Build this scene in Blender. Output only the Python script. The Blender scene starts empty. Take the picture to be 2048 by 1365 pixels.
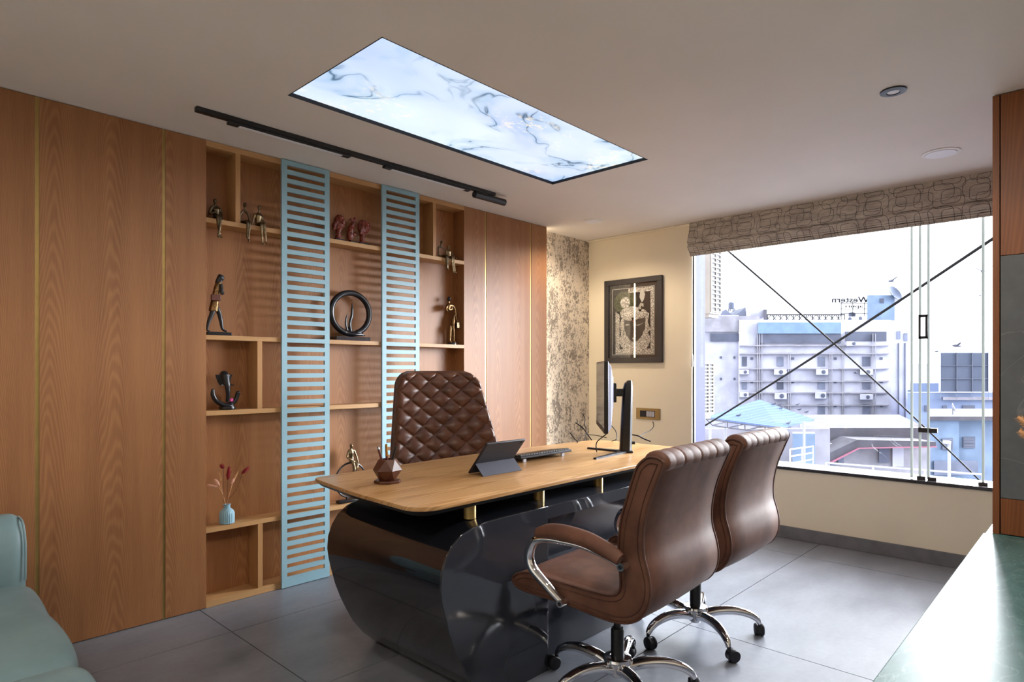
import bpy, bmesh, math, random
from mathutils import Vector, Matrix
random.seed(7)
PI = math.pi
sc = bpy.context.scene
COL = sc.collection

# ------------------------------------------------------------------ camera
TH = math.radians(43.276)
FOC = 1258.3
CH = 1.24
HZ = 741.0
cam_d = bpy.data.cameras.new('camera')
cam = bpy.data.objects.new('camera', cam_d)
COL.objects.link(cam)
cam.location = (0, 0, CH)
cam.rotation_euler = (PI / 2, 0, TH - PI / 2)
cam_d.sensor_width = 36.0
cam_d.lens = 36.0 * FOC / 2048.0
cam_d.shift_y = (HZ - 682.5) / 2048.0
cam_d.clip_start = 0.02
cam_d.clip_end = 2000
sc.camera = cam

# ------------------------------------------------------------------ world, exposure, large lamps
world = bpy.data.worlds.new('hazy_sky')
sc.world = world
world.use_nodes = True
bg = world.node_tree.nodes['Background']
bg.inputs[0].default_value = (0.93, 0.95, 1.0, 1)
bg.inputs[1].default_value = 2.6
vs = sc.view_settings
vs.view_transform = 'Standard'
vs.look = 'None'
vs.exposure = 0.70
vs.gamma = 1.0
vs.use_curve_mapping = False


def lamp(name, kind, loc, energy, color, size=0.1, rot=(0, 0, 0), spot=None):
    d = bpy.data.lights.new(name, kind)
    d.energy = energy
    d.color = color
    if kind == 'AREA':
        d.shape = 'DISK'
        d.size = size
    elif kind == 'SPOT':
        d.shadow_soft_size = size
        d.spot_size = math.radians(spot or 90)
        d.spot_blend = 0.6
    else:
        d.shadow_soft_size = size
    o = bpy.data.objects.new(name, d)
    o.location = loc
    o.rotation_euler = rot
    COL.objects.link(o)
    return o


# hazy low sun behind the buildings across the street
sun_d = bpy.data.lights.new('hazy_sun', 'SUN')
sun_d.energy = 32.0
sun_d.angle = math.radians(78)
sun_d.color = (0.95, 0.96, 1.0)
sun = bpy.data.objects.new('hazy_sun', sun_d)
COL.objects.link(sun)
sun.rotation_euler = Vector((0.82, -0.50, 0.24)).to_track_quat('Z', 'Y').to_euler()

# added fill lamps, then the ceiling lamps in view (fixtures built further down)
HC = 2.441
FILL_LAMPS = [(1.85, 0.50), (0.55, 0.35), (-0.6, 1.3)]
for (lx, ly) in FILL_LAMPS:
    lamp('fill_lamp_light', 'AREA', (lx, ly, HC - 0.014), 9.0, (1.0, 0.90, 0.78), 0.17)
lamp('spot_lamp_light', 'SPOT', (3.09, 0.66, HC - 0.02), 8.0, (1.0, 0.87, 0.72), 0.03, spot=110)
lamp('corner_lamp_light', 'SPOT', (4.126, 2.99, HC - 0.02), 30.0, (1.0, 0.83, 0.62), 0.07, spot=150)


# ------------------------------------------------------------------ helpers
def hexc(h, a=1.0):
    h = h.lstrip('#')
    out = []
    for i in (0, 2, 4):
        v = int(h[i:i + 2], 16) / 255
        out.append(v / 12.92 if v <= 0.04045 else ((v + 0.055) / 1.055) ** 2.4)
    return (*out, a)


class N:
    """small node helper"""
    def __init__(self, name):
        self.m = bpy.data.materials.new(name)
        self.m.use_nodes = True
        self.t = self.m.node_tree
        self.t.nodes.clear()
        self.out = self.t.nodes.new('ShaderNodeOutputMaterial')

    def n(self, kind, **kw):
        nd = self.t.nodes.new(kind)
        for k, v in kw.items():
            setattr(nd, k, v)
        return nd

    def put(self, sock, v):
        if isinstance(v, bpy.types.NodeSocket):
            self.t.links.new(v, sock)
        elif v is not None:
            sock.default_value = v

    def math(self, op, a, b=None, c=None, clamp=False):
        nd = self.n('ShaderNodeMath', operation=op)
        nd.use_clamp = clamp
        self.put(nd.inputs[0], a)
        if b is not None:
            self.put(nd.inputs[1], b)
        if c is not None:
            self.put(nd.inputs[2], c)
        return nd.outputs[0]

    def vmath(self, op, a, b=None):
        nd = self.n('ShaderNodeVectorMath', operation=op)
        self.put(nd.inputs[0], a)
        if b is not None:
            self.put(nd.inputs[1], b)
        return nd.outputs['Value'] if op in ('LENGTH', 'DOT_PRODUCT') else nd.outputs[0]

    def coords(self, kind='Object'):
        return self.n('ShaderNodeTexCoord').outputs[kind]

    def scale(self, vec, s, loc=(0, 0, 0), rot=(0, 0, 0)):
        nd = self.n('ShaderNodeMapping')
        self.put(nd.inputs[0], vec)
        nd.inputs['Scale'].default_value = s
        nd.inputs['Location'].default_value = loc
        nd.inputs['Rotation'].default_value = rot
        return nd.outputs[0]

    def noise(self, vec, scale=5, detail=3, rough=0.5, dist=0.0):
        nd = self.n('ShaderNodeTexNoise')
        self.put(nd.inputs['Vector'], vec)
        nd.inputs['Scale'].default_value = scale
        nd.inputs['Detail'].default_value = detail
        nd.inputs['Roughness'].default_value = rough
        nd.inputs['Distortion'].default_value = dist
        return nd.outputs[0]

    def ramp(self, fac, stops):
        nd = self.n('ShaderNodeValToRGB')
        self.put(nd.inputs[0], fac)
        cr = nd.color_ramp
        while len(cr.elements) < len(stops):
            cr.elements.new(0.5)
        for e, (p, c) in zip(cr.elements, stops):
            e.position = p
            e.color = c if len(c) == 4 else (*c, 1)
        return nd.outputs[0]

    def mix(self, fac, a, b):
        nd = self.n('ShaderNodeMix', data_type='RGBA')
        self.put(nd.inputs['Factor'], fac)
        self.put(nd.inputs['A'], a) if False else None
        ia = [i for i in nd.inputs if i.name == 'A' and i.type == 'RGBA'][0]
        ib = [i for i in nd.inputs if i.name == 'B' and i.type == 'RGBA'][0]
        self.put(ia, a)
        self.put(ib, b)
        return [o for o in nd.outputs if o.type == 'RGBA'][0]

    def bump(self, h, strength=0.2, dist=0.01):
        nd = self.n('ShaderNodeBump')
        self.put(nd.inputs['Height'], h)
        nd.inputs['Strength'].default_value = strength
        nd.inputs['Distance'].default_value = dist
        return nd.outputs[0]

    def bsdf(self, color, rough=0.5, metal=0.0, spec=0.5, normal=None, coat=0.0, coat_rough=0.05, emit=None, estr=0.0, sheen=0.0):
        b = self.n('ShaderNodeBsdfPrincipled')
        self.put(b.inputs['Base Color'], color)
        self.put(b.inputs['Roughness'], rough)
        self.put(b.inputs['Metallic'], metal)
        self.put(b.inputs['Specular IOR Level'], spec)
        if normal is not None:
            self.put(b.inputs['Normal'], normal)
        b.inputs['Coat Weight'].default_value = coat
        b.inputs['Coat Roughness'].default_value = coat_rough
        if sheen:
            b.inputs['Sheen Weight'].default_value = sheen
        if emit is not None:
            self.put(b.inputs['Emission Color'], emit)
            b.inputs['Emission Strength'].default_value = estr
        self.t.links.new(b.outputs[0], self.out.inputs[0])
        return self.m


def mat_plain(name, h, rough=0.5, metal=0.0, spec=0.5, coat=0.0, var=0.08, vscale=6.0, bump=0.0, bscale=200):
    k = N(name)
    co = k.coords()
    c = hexc(h)
    d = tuple(max(0, x * (1 - var)) for x in c[:3]) + (1,)
    u = tuple(min(1, x * (1 + var)) for x in c[:3]) + (1,)
    col = k.ramp(k.noise(co, vscale, 3), [(0.35, d), (0.65, u)])
    nrm = None
    if bump:
        nrm = k.bump(k.noise(co, bscale, 2), bump, 0.002)
    return k.bsdf(col, rough, metal, spec, nrm, coat)


def mat_wood(name, c1, c2, across=(1, 1.3, 0), along=(0, 0, 1), flitch=0.235, rough=0.42, band=11.0, amt=0.42, coat=0.0, fine=0.35):
    k = N(name)
    co = k.coords()
    A = k.vmath('DOT_PRODUCT', co, across)
    L = k.vmath('DOT_PRODUCT', co, along)
    t = k.math('DIVIDE', A, flitch)
    idx = k.math('FLOOR', t)
    fr = k.math('SUBTRACT', t, idx)
    wn = k.n('ShaderNodeTexWhiteNoise', noise_dimensions='1D')
    k.put(wn.inputs['W'], idx)
    r = wn.outputs['Value']
    a = k.math('MULTIPLY', k.math('SUBTRACT', fr, 0.5), flitch)
    cb = k.n('ShaderNodeCombineXYZ')
    k.put(cb.inputs[0], k.math('MULTIPLY', A, 9.0))
    k.put(cb.inputs[1], k.math('MULTIPLY', L, 0.9))
    k.put(cb.inputs[2], r)
    nz = k.noise(cb.outputs[0], 1.0, 2)
    ring = k.math('ADD', k.math('MULTIPLY', k.math('MULTIPLY', a, a), 170.0 * (0.19 / flitch) ** 2), L)
    ring = k.math('ADD', ring, k.math('MULTIPLY', nz, 0.85))
    ring = k.math('ADD', ring, k.math('MULTIPLY', r, 3.7))
    s = k.math('SINE', k.math('MULTIPLY', ring, band * 2 * PI))
    s = k.math('MULTIPLY_ADD', s, 0.5, 0.5)
    s = k.math('POWER', s, 1.6)
    cf = k.n('ShaderNodeCombineXYZ')
    k.put(cf.inputs[0], k.math('MULTIPLY', A, 260.0))
    k.put(cf.inputs[1], k.math('MULTIPLY', L, 5.0))
    fib = k.noise(cf.outputs[0], 1.0, 2)
    cw = k.n('ShaderNodeCombineXYZ')
    k.put(cw.inputs[0], k.math('MULTIPLY', A, 14.0))
    k.put(cw.inputs[1], k.math('MULTIPLY', L, 0.5))
    broad = k.noise(cw.outputs[0], 1.0, 2)
    f = k.math('ADD', k.math('MULTIPLY', s, amt * 0.5), k.math('MULTIPLY', fib, fine))
    f = k.math('ADD', f, k.math('MULTIPLY', broad, 0.55))
    f = k.math('ADD', f, k.math('MULTIPLY', r, 0.12))
    f = k.math('SUBTRACT', f, 0.28, clamp=True)
    col = k.ramp(f, [(0.0, hexc(c1)), (1.0, hexc(c2))])
    return k.bsdf(col, rough, 0, 0.4, None, coat, 0.15)


def mat_leather(name, c1, c2, rough=0.58, scale=9, bump=0.12):
    k = N(name)
    co = k.coords()
    a = k.noise(co, scale, 5, 0.6)
    col = k.ramp(a, [(0.3, hexc(c1)), (0.7, hexc(c2))])
    vo = k.n('ShaderNodeTexVoronoi')
    k.put(vo.inputs['Vector'], co)
    vo.inputs['Scale'].default_value = 420
    nrm = k.bump(k.math('ADD', vo.outputs[0], k.math('MULTIPLY', k.noise(co, 30, 3), 1.2)), bump, 0.0015)
    return k.bsdf(col, rough, 0, 0.3, nrm)


M = {}
M['ceiling'] = mat_plain('ceiling_paint', '#e4ddd6', 0.75, var=0.03, vscale=1.2, spec=0.2)
M['plaster'] = mat_plain('plaster', '#e2dbcc', 0.8, var=0.02, spec=0.2)
M['cream'] = mat_plain('cream_paint', '#e8dec8', 0.6, var=0.02, vscale=2, spec=0.3)
M['oak'] = mat_wood('oak_veneer', '#7d5031', '#bb8556')
M['oak_niche'] = mat_wood('oak_veneer_niche', '#875532', '#c68f5c', flitch=0.21)
M['oak_h'] = mat_wood('oak_shelf', '#a67a4c', '#d8ad7a', across=(0, 1, 1.3), along=(1, 0, 0), flitch=0.09, band=5)
M['oak_v'] = mat_wood('oak_upright', '#9c6f45', '#cfa06c', flitch=0.08, band=5)
M['desk_oak'] = mat_wood('desk_oak', '#9a6c39', '#e0b582', across=(0, 1, 1), along=(1, 0, 0), flitch=0.16, band=3.2, amt=0.8, rough=0.33, coat=0.15, fine=0.3)
M['teak'] = mat_wood('teak_veneer', '#6e3b1c', '#a9683a', across=(0, 1, 0), along=(0, 0, 1), flitch=0.22, band=5)
M['walnut'] = mat_wood('walnut', '#3c1e12', '#744028', across=(1, 1, 0), along=(0, 0.2, 1), flitch=0.06, band=10, rough=0.4)
M['brass'] = mat_plain('brushed_brass', '#a98f58', 0.36, 0.75, var=0.06, vscale=20)
M['gold'] = mat_plain('gold', '#c99a45', 0.22, 1.0, var=0.05)
M['teal'] = mat_plain('teal_lacquer', '#8fb2be', 0.42, var=0.015)
M['black_gloss'] = mat_plain('black_gloss', '#14161c', 0.06, spec=0.6, coat=0.6, var=0.1)
M['charcoal_gloss'] = mat_plain('charcoal_gloss', '#2c2f36', 0.09, spec=0.55, coat=0.3, var=0.05)
M['black'] = mat_plain('black_plastic', '#141417', 0.38)
M['black_matte'] = mat_plain('black_metal', '#18181b', 0.5)
M['darkgrey'] = mat_plain('dark_grey_plastic', '#242329', 0.55, spec=0.25)
M['navy'] = mat_plain('navy_folio', '#1e1e27', 0.62, bump=0.1, bscale=900)
M['navy_light'] = mat_plain('navy_folio_flap', '#292a3b', 0.62, bump=0.1, bscale=900)
M['chrome'] = mat_plain('chrome', '#e6e6ea', 0.05, 1.0, var=0.01)
M['leather'] = mat_leather('brown_leather', '#4e3126', '#6d4939')
M['leather_d'] = mat_leather('dark_brown_leather', '#432a20', '#5a3a2d')
M['leather_q'] = mat_leather('quilted_leather', '#4d3024', '#694433', 0.33, 14, 0.1)
M['sofa'] = mat_leather('pale_teal_leather', '#667d81', '#768d91', 0.42, 5, 0.06)
M['white_plastic'] = mat_plain('white_plastic', '#e6e3de', 0.45, var=0.02)
M['grey_plastic'] = mat_plain('grey_plastic', '#a9a9b4', 0.5, var=0.03)
M['bronze'] = mat_plain('bronze', '#85745a', 0.32, 1.0, var=0.35, vscale=60)
M['bronze_dark'] = mat_plain('dark_bronze', '#5e513e', 0.36, 1.0, var=0.35, vscale=60)
M['bronze_gold'] = mat_plain('gilded_bronze', '#7d6142', 0.34, 1.0, var=0.4, vscale=90)
M['ebony'] = mat_plain('black_resin', '#15151a', 0.28, var=0.1)
M['skin_black'] = mat_plain('black_patina', '#17171c', 0.35, var=0.15)
M['redwood'] = mat_plain('red_brown_resin', '#742c1b', 0.3, var=0.35, vscale=70)
M['bagred'] = mat_plain('red_leather_bag', '#5c2c1e', 0.4)
M['slate'] = None
M['bluevase'] = mat_plain('blue_ceramic', '#8cb3c4', 0.5, var=0.02)
M['pink'] = mat_plain('dried_pink', '#d9a58c', 0.9, var=0.12, vscale=150)
M['straw'] = mat_plain('straw', '#cf9f72', 0.85, var=0.12, vscale=90)
M['crimson'] = mat_plain('crimson_fluff', '#7a0d14', 0.9, var=0.15, vscale=150)
M['pinkflower'] = mat_plain('pink_flower', '#cf4d92', 0.7)
M['cable'] = mat_plain('black_cable', '#0e0c0d', 0.6, spec=0.1)
M['granite'] = mat_plain('polished_granite', '#3a373a', 0.12, var=0.3, vscale=120)
M['grey_tile'] = mat_plain('grey_skirting', '#6b6c70', 0.5, var=0.12, vscale=14)
M['grey_reflector'] = mat_plain('grey_reflector', '#aeb1b6', 0.5, var=0.03)
M['lavender'] = mat_plain('lavender_panel', '#35374f', 0.6, spec=0.08, var=0.06, vscale=3)
M['ac_white'] = mat_plain('ac_casing', '#6b6664', 0.6, var=0.05)
M['ac_dark'] = mat_plain('ac_coil', '#15161a', 0.7)


def m_floor():
    k = N('grey_floor_tile')
    co = k.coords()
    a = k.noise(k.scale(co, (1.1, 2.2, 1)), 2.2, 6, 0.6)
    b = k.noise(co, 40, 3)
    f = k.math('ADD', k.math('MULTIPLY', a, 0.8), k.math('MULTIPLY', b, 0.2))
    col = k.ramp(f, [(0.3, hexc('#696d76')), (0.7, hexc('#878b95'))])
    rg = k.math('MULTIPLY_ADD', a, 0.14, 0.27)
    return k.bsdf(col, rg, 0, 0.5, k.bump(b, 0.03, 0.002))


M['floor'] = m_floor()
M['grout'] = mat_plain('grout', '#2f2d2c', 0.9)


def m_wallpaper():
    k = N('mottled_wallpaper')
    co = k.coords()
    v = k.scale(co, (1, 1, 0.62))
    a = k.noise(v, 62, 4, 0.65, 1.0)
    b = k.noise(v, 11, 3, 0.6)
    s = k.math('ADD', k.math('MULTIPLY', a, 0.75), k.math('MULTIPLY', b, 0.4))
    f = k.ramp(s, [(0.575, (0, 0, 0)), (0.62, (1, 1, 1))])
    col = k.mix(f, hexc('#e0d4c4'), hexc('#8d8379'))
    return k.bsdf(col, 0.65, 0, 0.3)


M['wallpaper'] = m_wallpaper()


def m_fabric():
    k = N('blind_fabric')
    co = k.coords()
    sp = k.n('ShaderNodeSeparateXYZ')
    k.put(sp.inputs[0], co)
    y, z = sp.outputs[1], sp.outputs[2]
    tot = None
    for (cw, chh, oy, oz, bw, bh, r) in ((0.178, 0.145, 0.0, 0.02, 0.030, 0.017, 0.038), (0.145, 0.127, 0.06, 0.09, 0.025, 0.021, 0.026), (0.221, 0.118, 0.09, 0.01, 0.062, 0.010, 0.020)):
        u = k.math('ABSOLUTE', k.math('SUBTRACT', k.math('MULTIPLY', k.math('FRACT', k.math('DIVIDE', k.math('ADD', y, oy + 10), cw)), cw), cw / 2))
        w = k.math('ABSOLUTE', k.math('SUBTRACT', k.math('MULTIPLY', k.math('FRACT', k.math('DIVIDE', k.math('ADD', z, oz + 10), chh)), chh), chh / 2))
        du = k.math('MAXIMUM', k.math('SUBTRACT', u, bw), 0.0)
        dw = k.math('MAXIMUM', k.math('SUBTRACT', w, bh), 0.0)
        d = k.math('SQRT', k.math('ADD', k.math('MULTIPLY', du, du), k.math('MULTIPLY', dw, dw)))
        ln = k.math('LESS_THAN', k.math('ABSOLUTE', k.math('SUBTRACT', d, r)), 0.0013)
        tot = ln if tot is None else k.math('MAXIMUM', tot, ln)
    base = k.ramp(k.noise(k.scale(co, (1, 1, 3)), 9, 5, 0.65), [(0.35, hexc('#a39a90')), (0.65, hexc('#c8c0b4'))])
    col = k.mix(k.math('MULTIPLY', tot, 0.9), base, hexc('#2f2c30'))
    return k.bsdf(col, 0.85, 0, 0.2, k.bump(k.noise(co, 700, 1), 0.1, 0.001))


M['fabric'] = m_fabric()


def m_marble():
    k = N('green_marble')
    co = k.coords()
    a = k.noise(k.scale(co, (1.4, 2.6, 1), rot=(0, 0, 0.5)), 4, 6, 0.7, 0.8)
    v = k.math('ABSOLUTE', k.math('SUBTRACT', k.noise(k.scale(co, (1, 2, 1), rot=(0, 0, 0.6)), 5, 5, 0.6, 1.5), 0.5))
    f = k.ramp(v, [(0.0, (1, 1, 1)), (0.018, (0, 0, 0))])
    c = k.ramp(a, [(0.3, hexc('#355958')), (0.7, hexc('#58807e'))])
    col = k.mix(k.math('MULTIPLY', f, 0.35), c, hexc('#9db8b6'))
    return k.bsdf(col, 0.34, 0, 0.22)


M['marble'] = m_marble()


def m_slate():
    k = N('grey_slate')
    co = k.coords()
    a = k.noise(co, 5, 6, 0.7)
    v = k.math('ABSOLUTE', k.math('SUBTRACT', k.noise(k.scale(co, (1, 1, 1), rot=(0.8, 0, 0)), 2.2, 3, 0.5, 0.6), 0.5))
    f = k.ramp(v, [(0.0, (1, 1, 1)), (0.004, (0, 0, 0))])
    c = k.ramp(a, [(0.3, hexc('#54585c')), (0.7, hexc('#686c70'))])
    return k.bsdf(k.mix(k.math('MULTIPLY', f, 0.3), c, hexc('#9fa09e')), 0.5, 0, 0.4)


M['slate'] = m_slate()


def m_skypanel():
    k = N('backlit_ink_panel')
    co = k.coords()
    v = k.scale(co, (1.0, 1.5, 1))
    w = k.n('ShaderNodeTexNoise')
    k.put(w.inputs['Vector'], v)
    w.inputs['Scale'].default_value = 1.6
    w.inputs['Detail'].default_value = 2
    dv = k.vmath('ADD', v, k.vmath('SCALE', w.outputs['Color']))
    for nd in k.t.nodes:
        if nd.type == 'VECT_MATH' and nd.operation == 'SCALE':
            nd.inputs['Scale'].default_value = 0.8
    n1 = k.noise(dv, 1.9, 3, 0.5, 0.5)
    ridge = k.math('ABSOLUTE', k.math('SUBTRACT', n1, 0.5))
    mask = k.ramp(k.noise(v, 2.4, 2), [(0.41, (0, 0, 0)), (0.57, (1, 1, 1))])
    vein = k.math('MULTIPLY', k.ramp(ridge, [(0.0, (1, 1, 1)), (0.014, (0, 0, 0))]), mask)
    wash = k.math('MULTIPLY', k.ramp(ridge, [(0.0, (1, 1, 1)), (0.09, (0, 0, 0))]), mask)
    base = k.ramp(k.noise(dv, 1.2, 2), [(0.3, hexc('#c3d6ff')), (0.7, hexc('#e6f5ff'))])
    c = k.mix(k.math('MULTIPLY', wash, 0.6), base, hexc('#86b6dc'))
    c = k.mix(k.math('MULTIPLY', vein, 0.9), c, hexc('#1f4f72'))
    g = k.math('MULTIPLY', k.ramp(k.noise(v, 22, 5, 0.7), [(0.52, (0, 0, 0)), (0.58, (1, 1, 1))]), k.ramp(k.noise(v, 1.7, 2), [(0.55, (0, 0, 0)), (0.66, (1, 1, 1))]))
    c = k.mix(k.math('MULTIPLY', g, 0.7), c, hexc('#fff6e2'))
    return k.bsdf((0.02, 0.02, 0.02, 1), 0.25, 0, 0.3, None, 0, 0, c, 0.66)


M['skypanel'] = m_skypanel()


def m_emit(name, col, s):
    k = N(name)
    return k.bsdf((0.8, 0.8, 0.8, 1), 0.5, 0, 0.2, None, 0, 0, col, s)


M['led'] = m_emit('warm_led', (1.0, 0.78, 0.50, 1), 14.0)
M['fill_on'] = m_emit('fill_diffuser', (1.0, 0.88, 0.74, 1), 3.0)
M['lamp_off'] = mat_plain('lamp_diffuser', '#e9e9ee', 0.5, var=0.01)


def m_glass(name, refl=0.06, tint=(0.97, 0.99, 1.0, 1)):
    k = N(name)
    tr = k.n('ShaderNodeBsdfTransparent')
    tr.inputs[0].default_value = tint
    gl = k.n('ShaderNodeBsdfGlossy')
    gl.inputs['Roughness'].default_value = 0.0
    lw = k.n('ShaderNodeLayerWeight')
    lw.inputs[0].default_value = 0.25
    f = k.math('MULTIPLY_ADD', lw.outputs['Fresnel'], 0.5, refl - 0.02, clamp=True)
    mx = k.n('ShaderNodeMixShader')
    k.put(mx.inputs[0], f)
    k.t.links.new(tr.outputs[0], mx.inputs[1])
    k.t.links.new(gl.outputs[0], mx.inputs[2])
    k.t.links.new(mx.outputs[0], k.out.inputs[0])
    return k.m


M['glass'] = m_glass('window_glass', 0.03)
M['picture_glass'] = m_glass('picture_glass', 0.065)
k = N('glass_edge')
tl_ = k.n('ShaderNodeBsdfTranslucent')
tl_.inputs[0].default_value = (0.30, 0.32, 0.31, 1)
df_ = k.n('ShaderNodeBsdfDiffuse')
df_.inputs[0].default_value = (0.45, 0.47, 0.45, 1)
mx_ = k.n('ShaderNodeMixShader')
mx_.inputs[0].default_value = 0.3
k.t.links.new(tl_.outputs[0], mx_.inputs[1])
k.t.links.new(df_.outputs[0], mx_.inputs[2])
k.t.links.new(mx_.outputs[0], k.out.inputs[0])
M['glass_edge'] = k.m


def m_silver():
    k = N('silver_ornament')
    co = k.coords()
    vo = k.n('ShaderNodeTexVoronoi')
    k.put(vo.inputs['Vector'], co)
    vo.inputs['Scale'].default_value = 130
    n = k.noise(co, 160, 3, 0.7, 1.0)
    f = k.math('ADD', k.math('MULTIPLY', vo.outputs[0], 0.6), k.math('MULTIPLY', n, 0.6))
    col = k.ramp(f, [(0.45, hexc('#5a514a')), (0.6, hexc('#c9beb4')), (0.78, hexc('#fbf4ec'))])
    return k.bsdf(col, 0.45, 0.2, 0.5)


M['silver'] = m_silver()
M['artblack'] = mat_plain('art_black', '#1b1818', 0.6)
M['artface'] = mat_plain('art_face', '#4b4641', 0.55)
M['artline'] = mat_plain('art_line', '#2b2725', 0.6)
M['artwhite'] = mat_plain('art_white', '#d9d2c9', 0.6)
M['artred'] = mat_plain('art_red', '#c44a33', 0.6)
M['artgreen'] = mat_plain('art_green', '#4c4f33', 0.6, var=0.5, vscale=60)
M['artmount'] = mat_plain('art_mount', '#3b3632', 0.6)
M['framegrey'] = mat_plain('frame_black', '#333032', 0.4)
M['weave'] = None


def m_weave():
    k = N('monitor_back')
    co = k.coords()
    w = k.n('ShaderNodeTexWave')
    k.put(w.inputs[0], k.scale(co, (1, 1, 1), rot=(0.5, 0.4, 0.6)))
    w.inputs['Scale'].default_value = 40
    col = k.ramp(w.outputs['Fac'], [(0.3, hexc('#525266')), (0.7, hexc('#6b6b80'))])
    return k.bsdf(col, 0.6, 0, 0.2)


M['weave'] = m_weave()
M['screen'] = mat_plain('screen_glass', '#0c0c10', 0.08, spec=0.6, var=0.05)
# outside; haze is put into the wall colours as a pale lavender tint
def mat_x(name, h, rough, var=0.1, vscale=0.5, f=0.66, **kw):
    c = hexc(h)
    def enc(v):
        v = min(1, v * f)
        v = v * 12.92 if v <= 0.0031308 else 1.055 * v ** (1 / 2.4) - 0.055
        return '%02x' % int(round(v * 255))
    return mat_plain(name, '#' + ''.join(enc(v) for v in c[:3]), rough, var=var, vscale=vscale, spec=0.2)


M['x_white'] = mat_x('hazy_weathered_white', '#b9b9cb', 0.85, f=0.74, var=0.14, vscale=0.5)
M['x_white2'] = mat_x('hazy_weathered_grey', '#9d9ba6', 0.85, var=0.16, vscale=0.8)
M['x_blue'] = mat_x('blue_render', '#7d90ac', 0.85, var=0.14, vscale=0.7)
M['x_blueband'] = mat_x('blue_cladding', '#7b94bb', 0.7, var=0.1, vscale=0.9)
M['x_glassdark'] = mat_x('dark_window', '#5b5f72', 0.5, var=0.2, vscale=0.4)
M['x_glass'] = mat_x('grey_window', '#777d92', 0.5, var=0.2, vscale=0.7)
M['x_bill'] = mat_x('dark_hoarding', '#565e74', 0.8, var=0.08, vscale=0.3)
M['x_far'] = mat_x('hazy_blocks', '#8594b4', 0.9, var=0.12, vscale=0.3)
M['x_steel'] = mat_x('grey_steel', '#6f7488', 0.6, var=0.08)
M['x_steel_d'] = mat_x('dark_steel', '#5e5c66', 0.6, var=0.08)
M['x_dark'] = mat_x('sign_steel', '#34343e', 0.7, f=0.5)
M['x_roofwhite'] = mat_x('weathered_roof', '#57555e', 0.85, var=0.2, vscale=0.6)
M['x_rail'] = mat_x('white_rail', '#b4b4c2', 0.6, var=0.03)
M['x_pink'] = mat_x('red_border', '#a86a80', 0.7)
M['x_ground'] = mat_x('street_ground', '#8b8d96', 0.9, var=0.1, vscale=0.1)
M['bird'] = mat_plain('pigeon_grey', '#3f4252', 0.8, var=0.2, vscale=30)


def m_roofblue():
    k = N('blue_roof_sheet')
    co = k.coords()
    w = k.n('ShaderNodeTexWave')
    k.put(w.inputs[0], co)
    w.inputs['Scale'].default_value = 3.0
    w2 = k.n('ShaderNodeTexWave', bands_direction='Y')
    k.put(w2.inputs[0], co)
    w2.inputs['Scale'].default_value = 1.6
    f = k.math('ADD', k.math('MULTIPLY', w.outputs['Fac'], 0.5), k.math('MULTIPLY', w2.outputs['Fac'], 0.5))
    col = k.ramp(f, [(0.2, hexc('#46526e')), (0.8, hexc('#505d7e'))])
    return k.bsdf(col, 0.9, 0, 0.0)


M['x_roof'] = m_roofblue()

ORG = {}


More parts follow.
